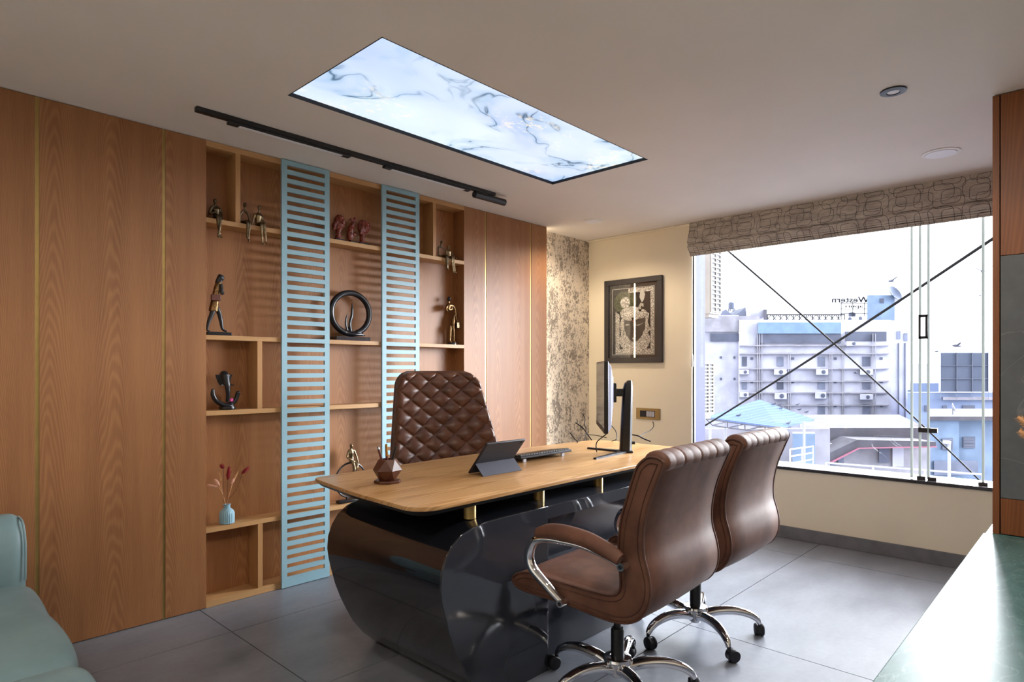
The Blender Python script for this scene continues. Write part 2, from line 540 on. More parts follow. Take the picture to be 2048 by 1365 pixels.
class MB:
    def __init__(self):
        self.v = []
        self.f = []

    def add(self, vs, fs):
        b = len(self.v)
        self.v += [tuple(x) for x in vs]
        self.f += [tuple(i + b for i in f) for f in fs]
        return self

    def box(self, x0, y0, z0, x1, y1, z1):
        x0, x1 = sorted((x0, x1)); y0, y1 = sorted((y0, y1)); z0, z1 = sorted((z0, z1))
        vs = [(x0, y0, z0), (x1, y0, z0), (x1, y1, z0), (x0, y1, z0), (x0, y0, z1), (x1, y0, z1), (x1, y1, z1), (x0, y1, z1)]
        return self.add(vs, [(0, 3, 2, 1), (4, 5, 6, 7), (0, 1, 5, 4), (1, 2, 6, 5), (2, 3, 7, 6), (3, 0, 4, 7)])

    def obox(self, c, ax, ay, az, hx, hy, hz):
        """oriented box: centre, three unit axes, half sizes"""
        c = Vector(c); ax = Vector(ax); ay = Vector(ay); az = Vector(az)
        vs = []
        for sz in (-1, 1):
            for sx, sy in ((-1, -1), (1, -1), (1, 1), (-1, 1)):
                vs.append(c + ax * sx * hx + ay * sy * hy + az * sz * hz)
        return self.add(vs, [(0, 3, 2, 1), (4, 5, 6, 7), (0, 1, 5, 4), (1, 2, 6, 5), (2, 3, 7, 6), (3, 0, 4, 7)])

    def rings(self, rings, closed=True, cap=True):
        n = len(rings[0])
        vs = [p for r in rings for p in r]
        fs = []
        for i in range(len(rings) - 1):
            for j in range(n if closed else n - 1):
                k = (j + 1) % n
                fs.append((i * n + j, i * n + k, (i + 1) * n + k, (i + 1) * n + j))
        if cap and closed:
            fs.append(tuple(range(n))[::-1])
            fs.append(tuple((len(rings) - 1) * n + j for j in range(n)))
        return self.add(vs, fs)

    def lathe(self, prof, c=(0, 0, 0), seg=24, flute=0, famp=0.0, ax=None):
        """profile (r, z) turned about z (or about direction ax) at c"""
        rs = []
        c = Vector(c)
        if ax is None:
            X, Y, Zv = Vector((1, 0, 0)), Vector((0, 1, 0)), Vector((0, 0, 1))
        else:
            Zv = Vector(ax).normalized()
            X = Zv.orthogonal().normalized()
            Y = Zv.cross(X)
        for r, z in prof:
            ring = []
            for j in range(seg):
                a = 2 * PI * j / seg
                rr = r * (1 + famp * math.cos(flute * a)) if flute else r
                ring.append(c + X * rr * math.cos(a) + Y * rr * math.sin(a) + Zv * z)
            rs.append(ring)
        return self.rings(rs)

    def cyl(self, p, q, r, r2=None, seg=16):
        p = Vector(p); q = Vector(q)
        d = q - p
        return self.lathe([(r, 0), (r if r2 is None else r2, d.length)], p, seg, ax=d)

    def ball(self, c, rx, ry=None, rz=None, seg=16, rows=10):
        ry = rx if ry is None else ry
        rz = rx if rz is None else rz
        rx, ry, rz = rx * self.grow, ry * self.grow, rz * self.grow
        rs = []
        for i in range(rows + 1):
            a = -PI / 2 + PI * i / rows
            cr = max(math.cos(a), 0.02)
            rs.append([(c[0] + rx * cr * math.cos(2 * PI * j / seg), c[1] + ry * cr * math.sin(2 * PI * j / seg), c[2] + rz * math.sin(a)) for j in range(seg)])
        return self.rings(rs)

    grow = 1.0

    def tube(self, pts, rad, seg=10, smooth=6, flat=1.0):
        """tapering tube through points (Catmull-Rom); rad is a number or one per point"""
        P = [Vector(p) for p in pts]
        R = [rad] * len(P) if isinstance(rad, (int, float)) else list(rad)
        R = [r * self.grow for r in R]
        if smooth and len(P) > 2:
            Q, RR = [], []
            for i in range(len(P) - 1):
                p0 = P[max(i - 1, 0)]; p1 = P[i]; p2 = P[i + 1]; p3 = P[min(i + 2, len(P) - 1)]
                for s in range(smooth):
                    t = s / smooth
                    Q.append(0.5 * ((2 * p1) + (p2 - p0) * t + (2 * p0 - 5 * p1 + 4 * p2 - p3) * t * t + (3 * p1 - p0 - 3 * p2 + p3) * t ** 3))
                    RR.append(R[i] * (1 - t) + R[i + 1] * t)
            Q.append(P[-1]); RR.append(R[-1])
            P, R = Q, RR
        rs = []
        up = None
        for i, p in enumerate(P):
            d = (P[min(i + 1, len(P) - 1)] - P[max(i - 1, 0)])
            if d.length < 1e-9:
                d = Vector((0, 0, 1))
            d.normalize()
            if up is None:
                up = d.orthogonal().normalized()
            up = (up - d * up.dot(d))
            if up.length < 1e-6:
                up = d.orthogonal()
            up.normalize()
            s = d.cross(up)
            rs.append([p + up * R[i] * math.cos(2 * PI * j / seg) + s * R[i] * flat * math.sin(2 * PI * j / seg) for j in range(seg)])
        return self.rings(rs)

    def prism(self, poly, axis, a, b):
        """polygon of 2-tuples extruded along axis 'x','y','z' from a to b"""
        def mk(p, h):
            if axis == 'x': return (h, p[0], p[1])
            if axis == 'y': return (p[0], h, p[1])
            return (p[0], p[1], h)
        return self.rings([[mk(p, a) for p in poly], [mk(p, b) for p in poly]])

    def xf(self, mtx):
        self.v = [tuple(mtx @ Vector(p)) for p in self.v]
        return self

    def build(self, name, mat, parent=None, smooth=40, bevel=0.0, bseg=2, world=True):
        org = ORG.get(parent.name, Vector((0, 0, 0))) if (parent is not None and world) else Vector((0, 0, 0))
        me = bpy.data.meshes.new(name)
        me.from_pydata([tuple(Vector(p) - org) for p in self.v], [], self.f)
        bm = bmesh.new(); bm.from_mesh(me)
        bmesh.ops.recalc_face_normals(bm, faces=bm.faces)
        bm.to_mesh(me); bm.free()
        return finish(name, me, mat, parent, smooth, bevel, bseg, org)


def finish(name, me, mat, parent=None, smooth=40, bevel=0.0, bseg=2, org=Vector((0, 0, 0))):
    mats = mat if isinstance(mat, (list, tuple)) else [mat]
    for m in mats:
        me.materials.append(m)
    if smooth:
        for p in me.polygons:
            p.use_smooth = True
        me.set_sharp_from_angle(angle=math.radians(smooth))
    o = bpy.data.objects.new(name, me)
    COL.objects.link(o)
    if parent is not None:
        o.parent = parent
    ORG[o.name] = org
    if bevel:
        b = o.modifiers.new('bevel', 'BEVEL')
        b.width = bevel
        b.segments = bseg
        b.limit_method = 'ANGLE'
        b.angle_limit = math.radians(40)
    return o


def tag(o, label=None, cat=None, group=None, kind=None):
    if label: o['label'] = label
    if cat: o['category'] = cat
    if group: o['group'] = group
    if kind: o['kind'] = kind
    return o


def thing(name, label, cat, loc=(0, 0, 0), rz=0.0, group=None):
    o = bpy.data.objects.new(name, None)
    o.empty_display_size = 0.05
    COL.objects.link(o)
    o.location = loc
    o.rotation_euler = (0, 0, rz)
    ORG[o.name] = Vector(loc)
    return tag(o, label, cat, group)


def one(name, mb, mat, label, cat, group=None, loc=None, **kw):
    """a thing that is a single mesh, its origin at loc"""
    if loc is not None:
        mb.xf(Matrix.Translation(-Vector(loc)))
    o = mb.build(name, mat, None, **kw)
    if loc is not None:
        o.location = loc
    return tag(o, label, cat, group)


def struct(name, mb, mat, **kw):
    return tag(mb.build(name, mat, None, **kw), kind='structure')


def fused(name, mb, mat, parent, voxel, org=None, smooth_it=2):
    """overlapping closed shapes melted into one continuous surface"""
    org = ORG.get(parent.name, Vector((0, 0, 0))) if parent is not None else (org or Vector((0, 0, 0)))
    me = bpy.data.meshes.new(name + '_raw')
    me.from_pydata([tuple(Vector(p) - org) for p in mb.v], [], mb.f)
    bm = bmesh.new(); bm.from_mesh(me)
    bmesh.ops.recalc_face_normals(bm, faces=bm.faces)
    bm.to_mesh(me); bm.free()
    tmp = bpy.data.objects.new('raw', me)
    COL.objects.link(tmp)
    r = tmp.modifiers.new('r', 'REMESH'); r.mode = 'VOXEL'; r.voxel_size = voxel
    s = tmp.modifiers.new('s', 'SMOOTH'); s.iterations = smooth_it; s.factor = 0.5
    dg = bpy.context.evaluated_depsgraph_get()
    me2 = bpy.data.meshes.new_from_object(tmp.evaluated_get(dg))
    me2.name = name
    me2.materials.clear()
    bpy.data.objects.remove(tmp)
    bpy.data.meshes.remove(me)
    return finish(name, me2, mat, parent, 180, 0, 2, org)


def copy_tree(o, parent=None):
    c = o.copy()
    COL.objects.link(c)
    if parent is not None:
        c.parent = parent
    ORG[c.name] = ORG.get(o.name, Vector((0, 0, 0)))
    for ch in list(o.children):
        copy_tree(ch, c)
    return c


FW = Vector((math.cos(TH), math.sin(TH), 0))
RT = Vector((math.sin(TH), -math.cos(TH), 0))
UP = Vector((0, 0, 1))


def P(px, py, t):
    """point of the photographed view at distance t in front of the camera position"""
    return Vector((0, 0, CH)) + FW * t + RT * ((px - 1024) / FOC * t) + UP * ((HZ - py) / FOC * t)


# ================================================================== the room shell
D = 3.40          # front of the wood cladding
WALL = 3.507      # wallpapered wall face
XF = 4.775        # window wall face
NX, NR, NB = -1.3, -0.62, 0.0

fl = MB()
XS = [NX, 1.26, 2.818, 4.376, XF]
YS = [NR, 0.645, 1.475, 2.243, 3.01, 3.6]
g = 0.0022
for i in range(len(XS) - 1):
    for j in range(len(YS) - 1):
        fl.box(XS[i] + g, YS[j] + g, -0.02, XS[i + 1] - g, YS[j + 1] - g, 0.0)
floor = struct('floor', fl, M['floor'], smooth=0)
struct('floor_grout', MB().box(NX - 0.2, NR - 0.2, -0.06, XF + 0.2, 3.75, -0.003), M['grout'], smooth=0)
# ceiling with the opening for the light box
cl = MB()
SX0, SX1, SY0, SY1 = 1.328, 3.14, 1.893, 2.596
zc0, zc1 = HC, HC + 0.1
cl.box(NX - 0.2, NR - 0.2, zc0, SX0, 3.75, zc1)
cl.box(SX1, NR - 0.2, zc0, 5.0, 3.75, zc1)
cl.box(SX0, NR - 0.2, zc0, SX1, SY0, zc1)
cl.box(SX0, SY1, zc0, SX1, 3.75, zc1)
struct('ceiling', cl, M['ceiling'], smooth=0)
wl = struct('wall_left', MB().box(NX - 0.2, 3.526, 0, 5.0, 3.7, HC), M['plaster'], smooth=0)
ORG[wl.name] = Vector((0, 0, 0))
MB().box(4.0, WALL, 0, XF, 3.527, HC).build('wallpaper', M['wallpaper'], wl, smooth=0)
# wood cladding panels and brass strips on the left wall
for i, (a, b) in enumerate(((NX, 0.572), (0.588, 1.082), (1.097, 1.2915), (3.101, 3.315), (3.331, 3.828), (3.842, 4.033))):
    MB().box(a, D, 0.004, b, 3.527, HC - 0.003).build('wood_panel', M['oak'], wl, smooth=0)
for a, b in ((0.572, 0.588), (1.082, 1.097), (3.315, 3.331), (3.828, 3.842)):
    MB().box(a, D + 0.003, 0.004, b, 3.5, HC - 0.003).build('brass_strip', M['brass'], wl, smooth=0)
# window wall
wf = MB()
WY0, WY1, WZ0, WZ1 = 0.22, 2.468, 0.527, 2.36
XO = 4.99
wf.box(XF, NR - 0.2, 0, XO, WY0, HC)
wf.box(XF, WY1, 0, XO, 3.7, HC)
wf.box(XF, WY0, 0, XO, WY1, WZ0 - 0.02)
wf.box(XF, WY0, WZ1, XO, WY1, HC)
struct('wall_far', wf, M['cream'], smooth=0)
struct('wall_near', MB().box(NX - 0.2, NR - 0.2, 0, NX, 3.7, HC), M['plaster'], smooth=0)
struct('wall_right', MB().box(NX, NR - 0.2, 0, XF, NR, HC), M['plaster'], smooth=0)
struct('baseboard_far', MB().box(XF - 0.012, NR, 0.001, XF, 3.5, 0.09), M['grey_tile'], bevel=0.002)
# window: sill, dark jamb, lavender outer reveal, panes
win = tag(MB().box(XF - 0.012, WY0, WZ0 - 0.022, XO + 0.06, WY1, WZ0).build('window_1', M['granite'], None, bevel=0.003), kind='structure')
ORG[win.name] = Vector((0, 0, 0))
MB().box(XF + 0.02, WY1 - 0.012, WZ0, XF + 0.05, WY1, WZ1).build('jamb_channel', M['black'], win)
MB().box(XF + 0.05, WY1 - 0.006, WZ0, XO + 0.01, WY1 + 0.002, WZ1).build('outer_reveal', M['lavender'], win)
XG = XF + 0.06


def pane(y0, y1, name='glass_pane'):
    p = MB().box(XG - 0.005, y0, WZ0 + 0.006, XG + 0.005, y1, WZ1).build(name, M['glass'], win, smooth=0)
    return p


def edge(par, x, y):
    MB().box(x - 0.0055, y - 0.0065, WZ0 + 0.006, x + 0.0055, y + 0.0065, WZ1).build('polished_edge', M['glass_edge'], par, smooth=0)


pA = pane(0.932, WY1 - 0.006)
edge(pA, XG, 0.926)
pB = pane(0.839, 0.874)
edge(pB, XG, 0.880)
pC = pane(0.552, 0.827)
edge(pC, XG, 0.833)
edge(pC, XG, 0.546)
hd = MB()
for (y0, y1, z0, z1) in ((0.833, 0.847, 1.445, 1.602), (0.871, 0.885, 1.445, 1.602), (0.833, 0.885, 1.445, 1.462), (0.833, 0.885, 1.585, 1.602)):
    hd.box(XG - 0.022, y0, z0, XG - 0.008, y1, z1)
hd.build('handle', M['black'], pC, bevel=0.002)
MB().box(XG - 0.014, 0.838, 0.834, XG + 0.014, 0.888, 0.864).build('patch_fitting', M['black'], pC, bevel=0.002)
MB().box(XG - 0.014, 0.783, 0.834, XG + 0.014, 0.829, 0.864).build('patch_fitting', M['black'], pC, bevel=0.002)
for y in (0.87, 0.81, 0.545):
    MB().box(XG - 0.02, y - 0.024, WZ0, XG + 0.02, y + 0.024, WZ0 + 0.02).build('floor_clamp', M['granite'], pC, bevel=0.002)
struct('trim_1', MB().box(XF - 0.05, NR, HC - 0.012, XF, 3.5, HC - 0.0005), M['cream'], bevel=0.006, bseg=3)

# ================================================================== ceiling things
sk = thing('light_box', 'long rectangular backlit ceiling panel with pale blue ink swirls', 'ceiling light', (2.234, 2.245, HC))
MB().box(SX0 + 0.004, SY0 + 0.004, HC + 0.016, SX1 - 0.004, SY1 - 0.004, HC + 0.028).build('ink_panel', M['skypanel'], sk, smooth=0)
fr = MB()
for b in ((SX0, SY0, SX1, SY0 + 0.004), (SX0, SY1 - 0.004, SX1, SY1), (SX0, SY0, SX0 + 0.004, SY1), (SX1 - 0.004, SY0, SX1, SY1)):
    fr.box(b[0], b[1], HC - 0.0008, b[2], b[3], HC + 0.04)
fr.build('frame', M['darkgrey'], sk, smooth=0)
MB().box(SX0 - 0.05, SY0 - 0.05, HC + 0.101, SX1 + 0.05, SY1 + 0.05, HC + 0.12).build('light_stop_cover', M['white_plastic'], sk, smooth=0)  # unseen cover added to keep sky light from leaking round the panel

tk = thing('track_light', 'long black ceiling track with slim light bars, above the bookcase', 'track light', (2.1, 3.01, HC))
MB().box(1.097, 2.994, HC - 0.022, 3.02, 3.026, HC).build('rail', M['black_matte'], tk, bevel=0.002)
for a, b in ((1.244, 1.901), (2.128, 2.793)):
    h = MB().box(a, 2.998, HC - 0.036, b, 3.032, HC - 0.022).build('light_bar', M['black_matte'], tk, bevel=0.002)
    MB().box(a + 0.05, 3.0, HC - 0.038, b - 0.05, 3.024, HC - 0.0355).build('diffuser', M['lamp_off'], h, smooth=0)
h = MB().tube([(2.837, 3.01, HC - 0.045), (3.12, 3.01, HC - 0.045)], 0.024, 8, 0).build('spot_head', M['black_matte'], tk, smooth=20)
MB().box(2.85, 2.998, HC - 0.03, 2.95, 3.022, HC - 0.018).build('adapter', M['black_matte'], h)


def round_lamp(x, y, r, label, rim, lens, group=None):
    t = thing('downlight', label, 'ceiling light', (x, y, HC), 0, group)
    MB().lathe([(r * 0.80, -0.001), (r * 0.82, -0.006), (r, -0.004), (r, 0.0)], (x, y, HC), 40).build('rim', rim, t)
    MB().lathe([(r * 0.80, -0.008), (r * 0.80, -0.002)], (x, y, HC), 40).build('lens', lens, t)
    return t


t = thing('downlight', 'small recessed ceiling spot with a black ring', 'ceiling light', (3.09, 0.66, HC))
MB().lathe([(0.024, -0.001), (0.026, -0.009), (0.050, -0.006), (0.051, 0)], (3.09, 0.66, HC), 40).build('ring', M['black'], t)
MB().lathe([(0.0235, -0.006), (0.0235, -0.0015)], (3.09, 0.66, HC), 32).build('lens', M['lamp_off'], t)
round_lamp(4.153, 0.657, 0.092, 'white round ceiling light panel near the window blind', M['white_plastic'], M['lamp_off'])
round_lamp(4.126, 2.99, 0.08, 'white round ceiling light panel near the wallpapered corner', M['white_plastic'], M['lamp_off'])
for i, (lx, ly) in enumerate(FILL_LAMPS):
    round_lamp(lx, ly, 0.10, 'added white round fill light on the ceiling, out of view, lit', M['white_plastic'], M['fill_on'], 'added fill lights on the ceiling')  # made-up fixtures for the fill lamps that brighten the room
ls = thing('led_profile', 'vertical warm light strip on the end of the wood cladding', 'light strip', (4.036, 3.45, 0.0))
MB().box(4.0335, 3.442, 0.03, 4.037, 3.466, HC - 0.01).build('channel', M['white_plastic'], ls, smooth=0)
MB().box(4.037, 3.445, 0.04, 4.0385, 3.463, HC - 0.02).build('diffuser', M['led'], ls, smooth=0)

# ================================================================== bookcase in the wood wall
bk = thing('built_in_bookcase', 'oak bookcase recessed in the wood wall with five open tiers', 'bookcase', (2.2, D, 0))
X0, X1 = 1.2915, 3.101
MB().box(X0, 3.516, 0, X1, 3.5265, HC - 0.003).build('back_panel', M['oak_niche'], bk, smooth=0)
MB().box(X0, D, 2.408, X1, 3.516, HC - 0.003).build('top_rail', M['oak_h'], bk)
for z0, z1 in ((2.011, 2.037), (1.400, 1.425), (1.002, 1.028), (0.390, 0.415), (0.001, 0.036)):
    MB().box(X0, D, z0, X1, 3.516, z1).build('shelf', M['oak_h'], bk, bevel=0.001)
for x0, x1, z0, z1 in ((1.444, 1.470, 2.037, 2.408), (1.564, 1.591, 1.028, 1.400), (1.567, 1.594, 0.036, 0.390), (2.811, 2.837, 2.037, 2.408)):
    MB().box(x0, D + 0.001, z0, x1, 3.516, z1).build('divider', M['oak_v'], bk)


def screen(x0, x1, label):
    m = MB()
    y0, y1 = 3.384, 3.398
    zt, zb = HC - 0.004, 0.004
    mg = 0.032
    m.box(x0, y0, zb, x0 + mg, y1, zt)
    m.box(x1 - mg, y0, zb, x1, y1, zt)
    n = 47
    s_top, s_bot = 2.409, 0.0605
    sp = (s_top - 0.0247 - s_bot) / (n - 1)
    m.box(x0 + mg, y0, zb, x1 - mg, y1, s_bot)
    m.box(x0 + mg, y0, s_top, x1 - mg, y1, zt)
    for i in range(n - 1):
        z = s_bot + i * sp + 0.0247
        m.box(x0 + mg, y0, z, x1 - mg, y1, s_bot + (i + 1) * sp)
    return one('slatted_screen', m, M['teal'], label, 'screen', 'teal screens on the bookcase', (x0, y0, zb), smooth=0)


screen(1.697, 1.998, 'left of two teal slatted screens, floor to ceiling, beside the black ring sculpture')
screen(2.376, 2.678, 'right of two teal slatted screens, behind the quilted office chair')

# ================================================================== shelf ornaments
S1, S2, S3, S4 = 2.037, 1.425, 1.028, 0.415


def figurine(name, label, loc, build, mat, voxel=0.0019, group=None, cat='figurine'):
    t = thing(name, label, cat, loc, 0, group)
    m = MB()
    m.grow = 1.12
    build(m)
    fused('body', m, mat, t, voxel, smooth_it=2)
    return t


def head(m, c, r=0.0095):
    m.ball(c, r * 0.8, r * 0.95, r * 1.2, 12, 8)
    m.ball((c[0] + 0.001, c[1] - r * 0.9, c[2] - r * 0.15), r * 0.22, r * 0.3, r * 0.4, 8, 6)


def f_one(m):
    head(m, (1.352, 3.44, 2.138), 0.0105)
    m.tube([(1.353, 3.442, 2.13), (1.355, 3.444, 2.112), (1.358, 3.446, 2.098), (1.361, 3.446, 2.075), (1.357, 3.442, 2.050)], [0.005, 0.008, 0.0185, 0.015, 0.013])
    m.tube([(1.338, 3.446, 2.108), (1.356, 3.446, 2.112), (1.374, 3.446, 2.106)], [0.007, 0.009, 0.007])
    m.tube([(1.337, 3.444, 2.106), (1.322, 3.44, 2.07), (1.330, 3.425, 2.066), (1.350, 3.42, 2.082)], [0.0065, 0.0055, 0.005, 0.004])
    m.tube([(1.374, 3.444, 2.106), (1.386, 3.442, 2.084), (1.383, 3.43, 2.048), (1.386, 3.42, 2.043)], [0.0065, 0.0055, 0.005, 0.004])
    m.tube([(1.350, 3.44, 2.05), (1.342, 3.386, 2.048), (1.347, 3.381, 1.99), (1.358, 3.382, 1.944), (1.365, 3.372, 1.940)], [0.009, 0.0085, 0.0065, 0.0042, 0.0035])
    m.tube([(1.362, 3.44, 2.05), (1.355, 3.386, 2.048), (1.350, 3.375, 1.99), (1.344, 3.378, 1.944), (1.341, 3.368, 1.938)], [0.009, 0.0085, 0.0065, 0.0042, 0.0035])


figurine('seated_figurine', 'bronze seated figurine at far left of the top shelf, left of the upright', (1.35, 3.44, S1), f_one, M['bronze_dark'], group='bronze figures seated on shelves')


def f_two(m):
    head(m, (1.511, 3.44, 2.150), 0.0095)
    m.tube([(1.511, 3.442, 2.142), (1.511, 3.443, 2.128), (1.511, 3.444, 2.116)], [0.0045, 0.004, 0.0055])
    m.tube([(1.488, 3.442, 2.049), (1.488, 3.442, 2.09), (1.499, 3.443, 2.112), (1.511, 3.444, 2.117), (1.524, 3.443, 2.110), (1.534, 3.442, 2.09), (1.536, 3.436, 2.060), (1.533, 3.425, 2.050)], [0.005, 0.0045, 0.0055, 0.006, 0.006, 0.0055, 0.0045, 0.004])
    m.tube([(1.488, 3.445, 2.048), (1.51, 3.435, 2.048), (1.52, 3.43, 2.058)], [0.009, 0.009, 0.0045])
    m.tube([(1.495, 3.44, 2.048), (1.499, 3.387, 2.047), (1.500, 3.381, 2.01), (1.498, 3.381, 1.962), (1.497, 3.371, 1.957)], [0.0085, 0.0075, 0.006, 0.004, 0.0035])
    m.tube([(1.51, 3.44, 2.048), (1.513, 3.387, 2.048), (1.508, 3.38, 2.0), (1.505, 3.38, 1.948), (1.507, 3.370, 1.942)], [0.0085, 0.0075, 0.006, 0.004, 0.0035])


figurine('seated_figurine', 'bronze seated figurine with a hollow arched torso, beside the upright', (1.51, 3.44, S1), f_two, M['bronze_dark'], group='bronze figures seated on shelves')


def f_three(m):
    head(m, (1.593, 3.44, 2.149), 0.0105)
    m.tube([(1.592, 3.442, 2.139), (1.592, 3.443, 2.122), (1.590, 3.445, 2.104), (1.588, 3.445, 2.08), (1.586, 3.442, 2.050)], [0.0045, 0.006, 0.0185, 0.015, 0.0125])
    m.tube([(1.570, 3.445, 2.108), (1.59, 3.446, 2.113), (1.608, 3.445, 2.108)], [0.007, 0.009, 0.007])
    m.tube([(1.569, 3.445, 2.107), (1.562, 3.448, 2.08), (1.556, 3.45, 2.046)], [0.006, 0.005, 0.004])
    m.tube([(1.609, 3.444, 2.107), (1.614, 3.44, 2.08), (1.610, 3.42, 2.068), (1.627, 3.41, 2.066)], [0.006, 0.005, 0.0045, 0.004])
    m.tube([(1.578, 3.44, 2.048), (1.577, 3.388, 2.047), (1.579, 3.381, 1.995), (1.584, 3.381, 1.942), (1.588, 3.370, 1.936)], [0.009, 0.008, 0.006, 0.004, 0.0035])
    m.tube([(1.593, 3.44, 2.048), (1.593, 3.388, 2.047), (1.598, 3.381, 2.0), (1.604, 3.381, 1.952), (1.607, 3.370, 1.946)], [0.009, 0.008, 0.006, 0.004, 0.0035])


figurine('seated_figurine', 'bronze seated figurine with bright chest, nearest the left teal screen', (1.59, 3.44, S1), f_three, M['bronze'], group='bronze figures seated on shelves')


def f_c1(m):
    head(m, (2.920, 3.44, 2.153), 0.0095)
    m.tube([(2.918, 3.442, 2.145), (2.915, 3.443, 2.130), (2.912, 3.443, 2.12)], [0.0045, 0.0045, 0.006])
    m.tube([(2.912, 3.443, 2.118), (2.899, 3.444, 2.115), (2.895, 3.444, 2.09), (2.899, 3.444, 2.06), (2.91, 3.443, 2.05)], [0.006, 0.0055, 0.0045, 0.005, 0.008])
    m.tube([(2.912, 3.442, 2.12), (2.932, 3.442, 2.118), (2.958, 3.443, 2.104)], [0.0065, 0.005, 0.0042])
    m.tube([(2.905, 3.443, 2.05), (2.925, 3.43, 2.050), (2.93, 3.42, 2.050)], [0.009, 0.009, 0.006])
    m.tube([(2.91, 3.44, 2.048), (2.916, 3.387, 2.048), (2.917, 3.381, 2.0), (2.921, 3.380, 1.958), (2.922, 3.37, 1.954)], [0.0085, 0.0075, 0.006, 0.004, 0.0035])
    m.tube([(2.925, 3.44, 2.048), (2.932, 3.387, 2.048), (2.93, 3.381, 2.0), (2.929, 3.380, 1.956), (2.930, 3.37, 1.951)], [0.0085, 0.0075, 0.006, 0.004, 0.0035])


figurine('seated_figurine', 'bronze hollow-bodied figurine reaching an arm to its companion, right top shelf', (2.91, 3.44, S1), f_c1, M['bronze_dark'], group='bronze figures seated on shelves')


def f_c2(m):
    head(m, (2.986, 3.44, 2.131), 0.0095)
    m.tube([(2.986, 3.442, 2.122), (2.987, 3.443, 2.110), (2.988, 3.444, 2.095), (2.991, 3.444, 2.07), (2.993, 3.442, 2.048)], [0.0045, 0.006, 0.017, 0.0145, 0.012])
    m.tube([(2.969, 3.444, 2.098), (2.988, 3.445, 2.103), (3.008, 3.444, 2.098)], [0.0065, 0.0085, 0.0065])
    m.tube([(2.968, 3.444, 2.098), (2.972, 3.443, 2.07), (2.98, 3.43, 2.056)], [0.006, 0.005, 0.004])
    m.tube([(3.009, 3.444, 2.098), (3.022, 3.44, 2.082), (3.033, 3.425, 2.056), (3.036, 3.41, 2.048)], [0.006, 0.005, 0.0045, 0.004])
    m.tube([(2.985, 3.44, 2.048), (2.970, 3.387, 2.048), (2.971, 3.381, 2.0), (2.981, 3.380, 1.945), (2.986, 3.37, 1.939)], [0.0085, 0.0075, 0.006, 0.004, 0.0035])
    m.tube([(3.0, 3.44, 2.048), (2.987, 3.387, 2.048), (2.987, 3.381, 2.0), (2.994, 3.380, 1.945), (2.999, 3.37, 1.939)], [0.0085, 0.0075, 0.006, 0.004, 0.0035])


figurine('seated_figurine', 'bronze solid-chested figurine at far right of the top shelf', (2.99, 3.44, S1), f_c2, M['bronze'], group='bronze figures seated on shelves')

# walking woman with a bag
w = thing('walking_figurine', 'walking woman statuette in a golden dress with a red bag', 'figurine', (1.366, 3.44, S2))
m = MB()
m.ball((1.386, 3.44, 1.735), 0.014, 0.014, 0.018, 14, 10)
m.ball((1.399, 3.44, 1.734), 0.004, 0.003, 0.004, 8, 6)
m.tube([(1.382, 3.44, 1.725), (1.374, 3.44, 1.705), (1.362, 3.44, 1.668), (1.355, 3.44, 1.64), (1.352, 3.44, 1.60), (1.352, 3.44, 1.57)], [0.008, 0.012, 0.017, 0.016, 0.019, 0.018])
m.tube([(1.342, 3.438, 1.585), (1.336, 3.434, 1.545), (1.318, 3.432, 1.50), (1.309, 3.432, 1.455), (1.322, 3.432, 1.447)], [0.014, 0.013, 0.010, 0.006, 0.005])
m.tube([(1.358, 3.446, 1.585), (1.374, 3.448, 1.552), (1.385, 3.448, 1.51), (1.394, 3.448, 1.462), (1.418, 3.448, 1.449)], [0.014, 0.013, 0.011, 0.007, 0.005])
m.tube([(1.376, 3.424, 1.70), (1.380, 3.42, 1.675), (1.379, 3.418, 1.648), (1.390, 3.414, 1.655)], [0.008, 0.008, 0.0085, 0.005])
m.tube([(1.366, 3.456, 1.70), (1.360, 3.458, 1.66), (1.372, 3.456, 1.63), (1.386, 3.45, 1.613)], [0.008, 0.007, 0.006, 0.005])
fused('body', m, M['skin_black'], w, 0.0025)
m = MB()
m.tube([(1.383, 3.44, 1.752), (1.379, 3.441, 1.735), (1.366, 3.442, 1.71), (1.357, 3.443, 1.685)], [0.012, 0.0165, 0.013, 0.004])
fused('hair', m, M['ebony'], w, 0.0025)
m = MB()
m.tube([(1.376, 3.44, 1.712), (1.366, 3.44, 1.69), (1.359, 3.44, 1.655), (1.353, 3.44, 1.628), (1.351, 3.44, 1.60), (1.345, 3.44, 1.568), (1.344, 3.44, 1.552)], [0.012, 0.017, 0.0185, 0.018, 0.021, 0.0235, 0.0245])
fused('dress', m, M['bronze_gold'], w, 0.0025)
MB().box(1.322, 3.408, 1.607, 1.370, 3.424, 1.640).build('bag', M['bagred'], w, bevel=0.003)
MB().box(1.305, 3.412, S2, 1.43, 3.468, S2 + 0.018).build('base', M['ebony'], w, bevel=0.003)

# standing boy with a missing torso
w = thing('standing_figurine', 'standing boy statuette with open hollow torso and a bag, right shelf', 'figurine', (3.03, 3.455, S2))
m = MB()
YB = 3.455
m.tube([(3.004, YB, 1.742), (3.005, YB, 1.728), (3.008, YB, 1.712)], [0.007, 0.006, 0.008])
m.tube([(2.985, YB, 1.705), (3.01, YB, 1.71), (3.045, YB, 1.706)], [0.012, 0.015, 0.012])
m.tube([(3.002, YB, 1.705), (2.996, YB, 1.685), (3.012, YB, 1.678), (3.035, YB, 1.69)], [0.016, 0.013, 0.011, 0.012])
m.tube([(2.982, YB, 1.702), (2.972, YB - 0.004, 1.68), (2.986, YB - 0.01, 1.662)], [0.011, 0.008, 0.006])
m.tube([(3.048, YB, 1.706), (3.060, YB, 1.68), (3.068, YB - 0.002, 1.645), (3.073, YB - 0.004, 1.606)], [0.010, 0.008, 0.007, 0.006])
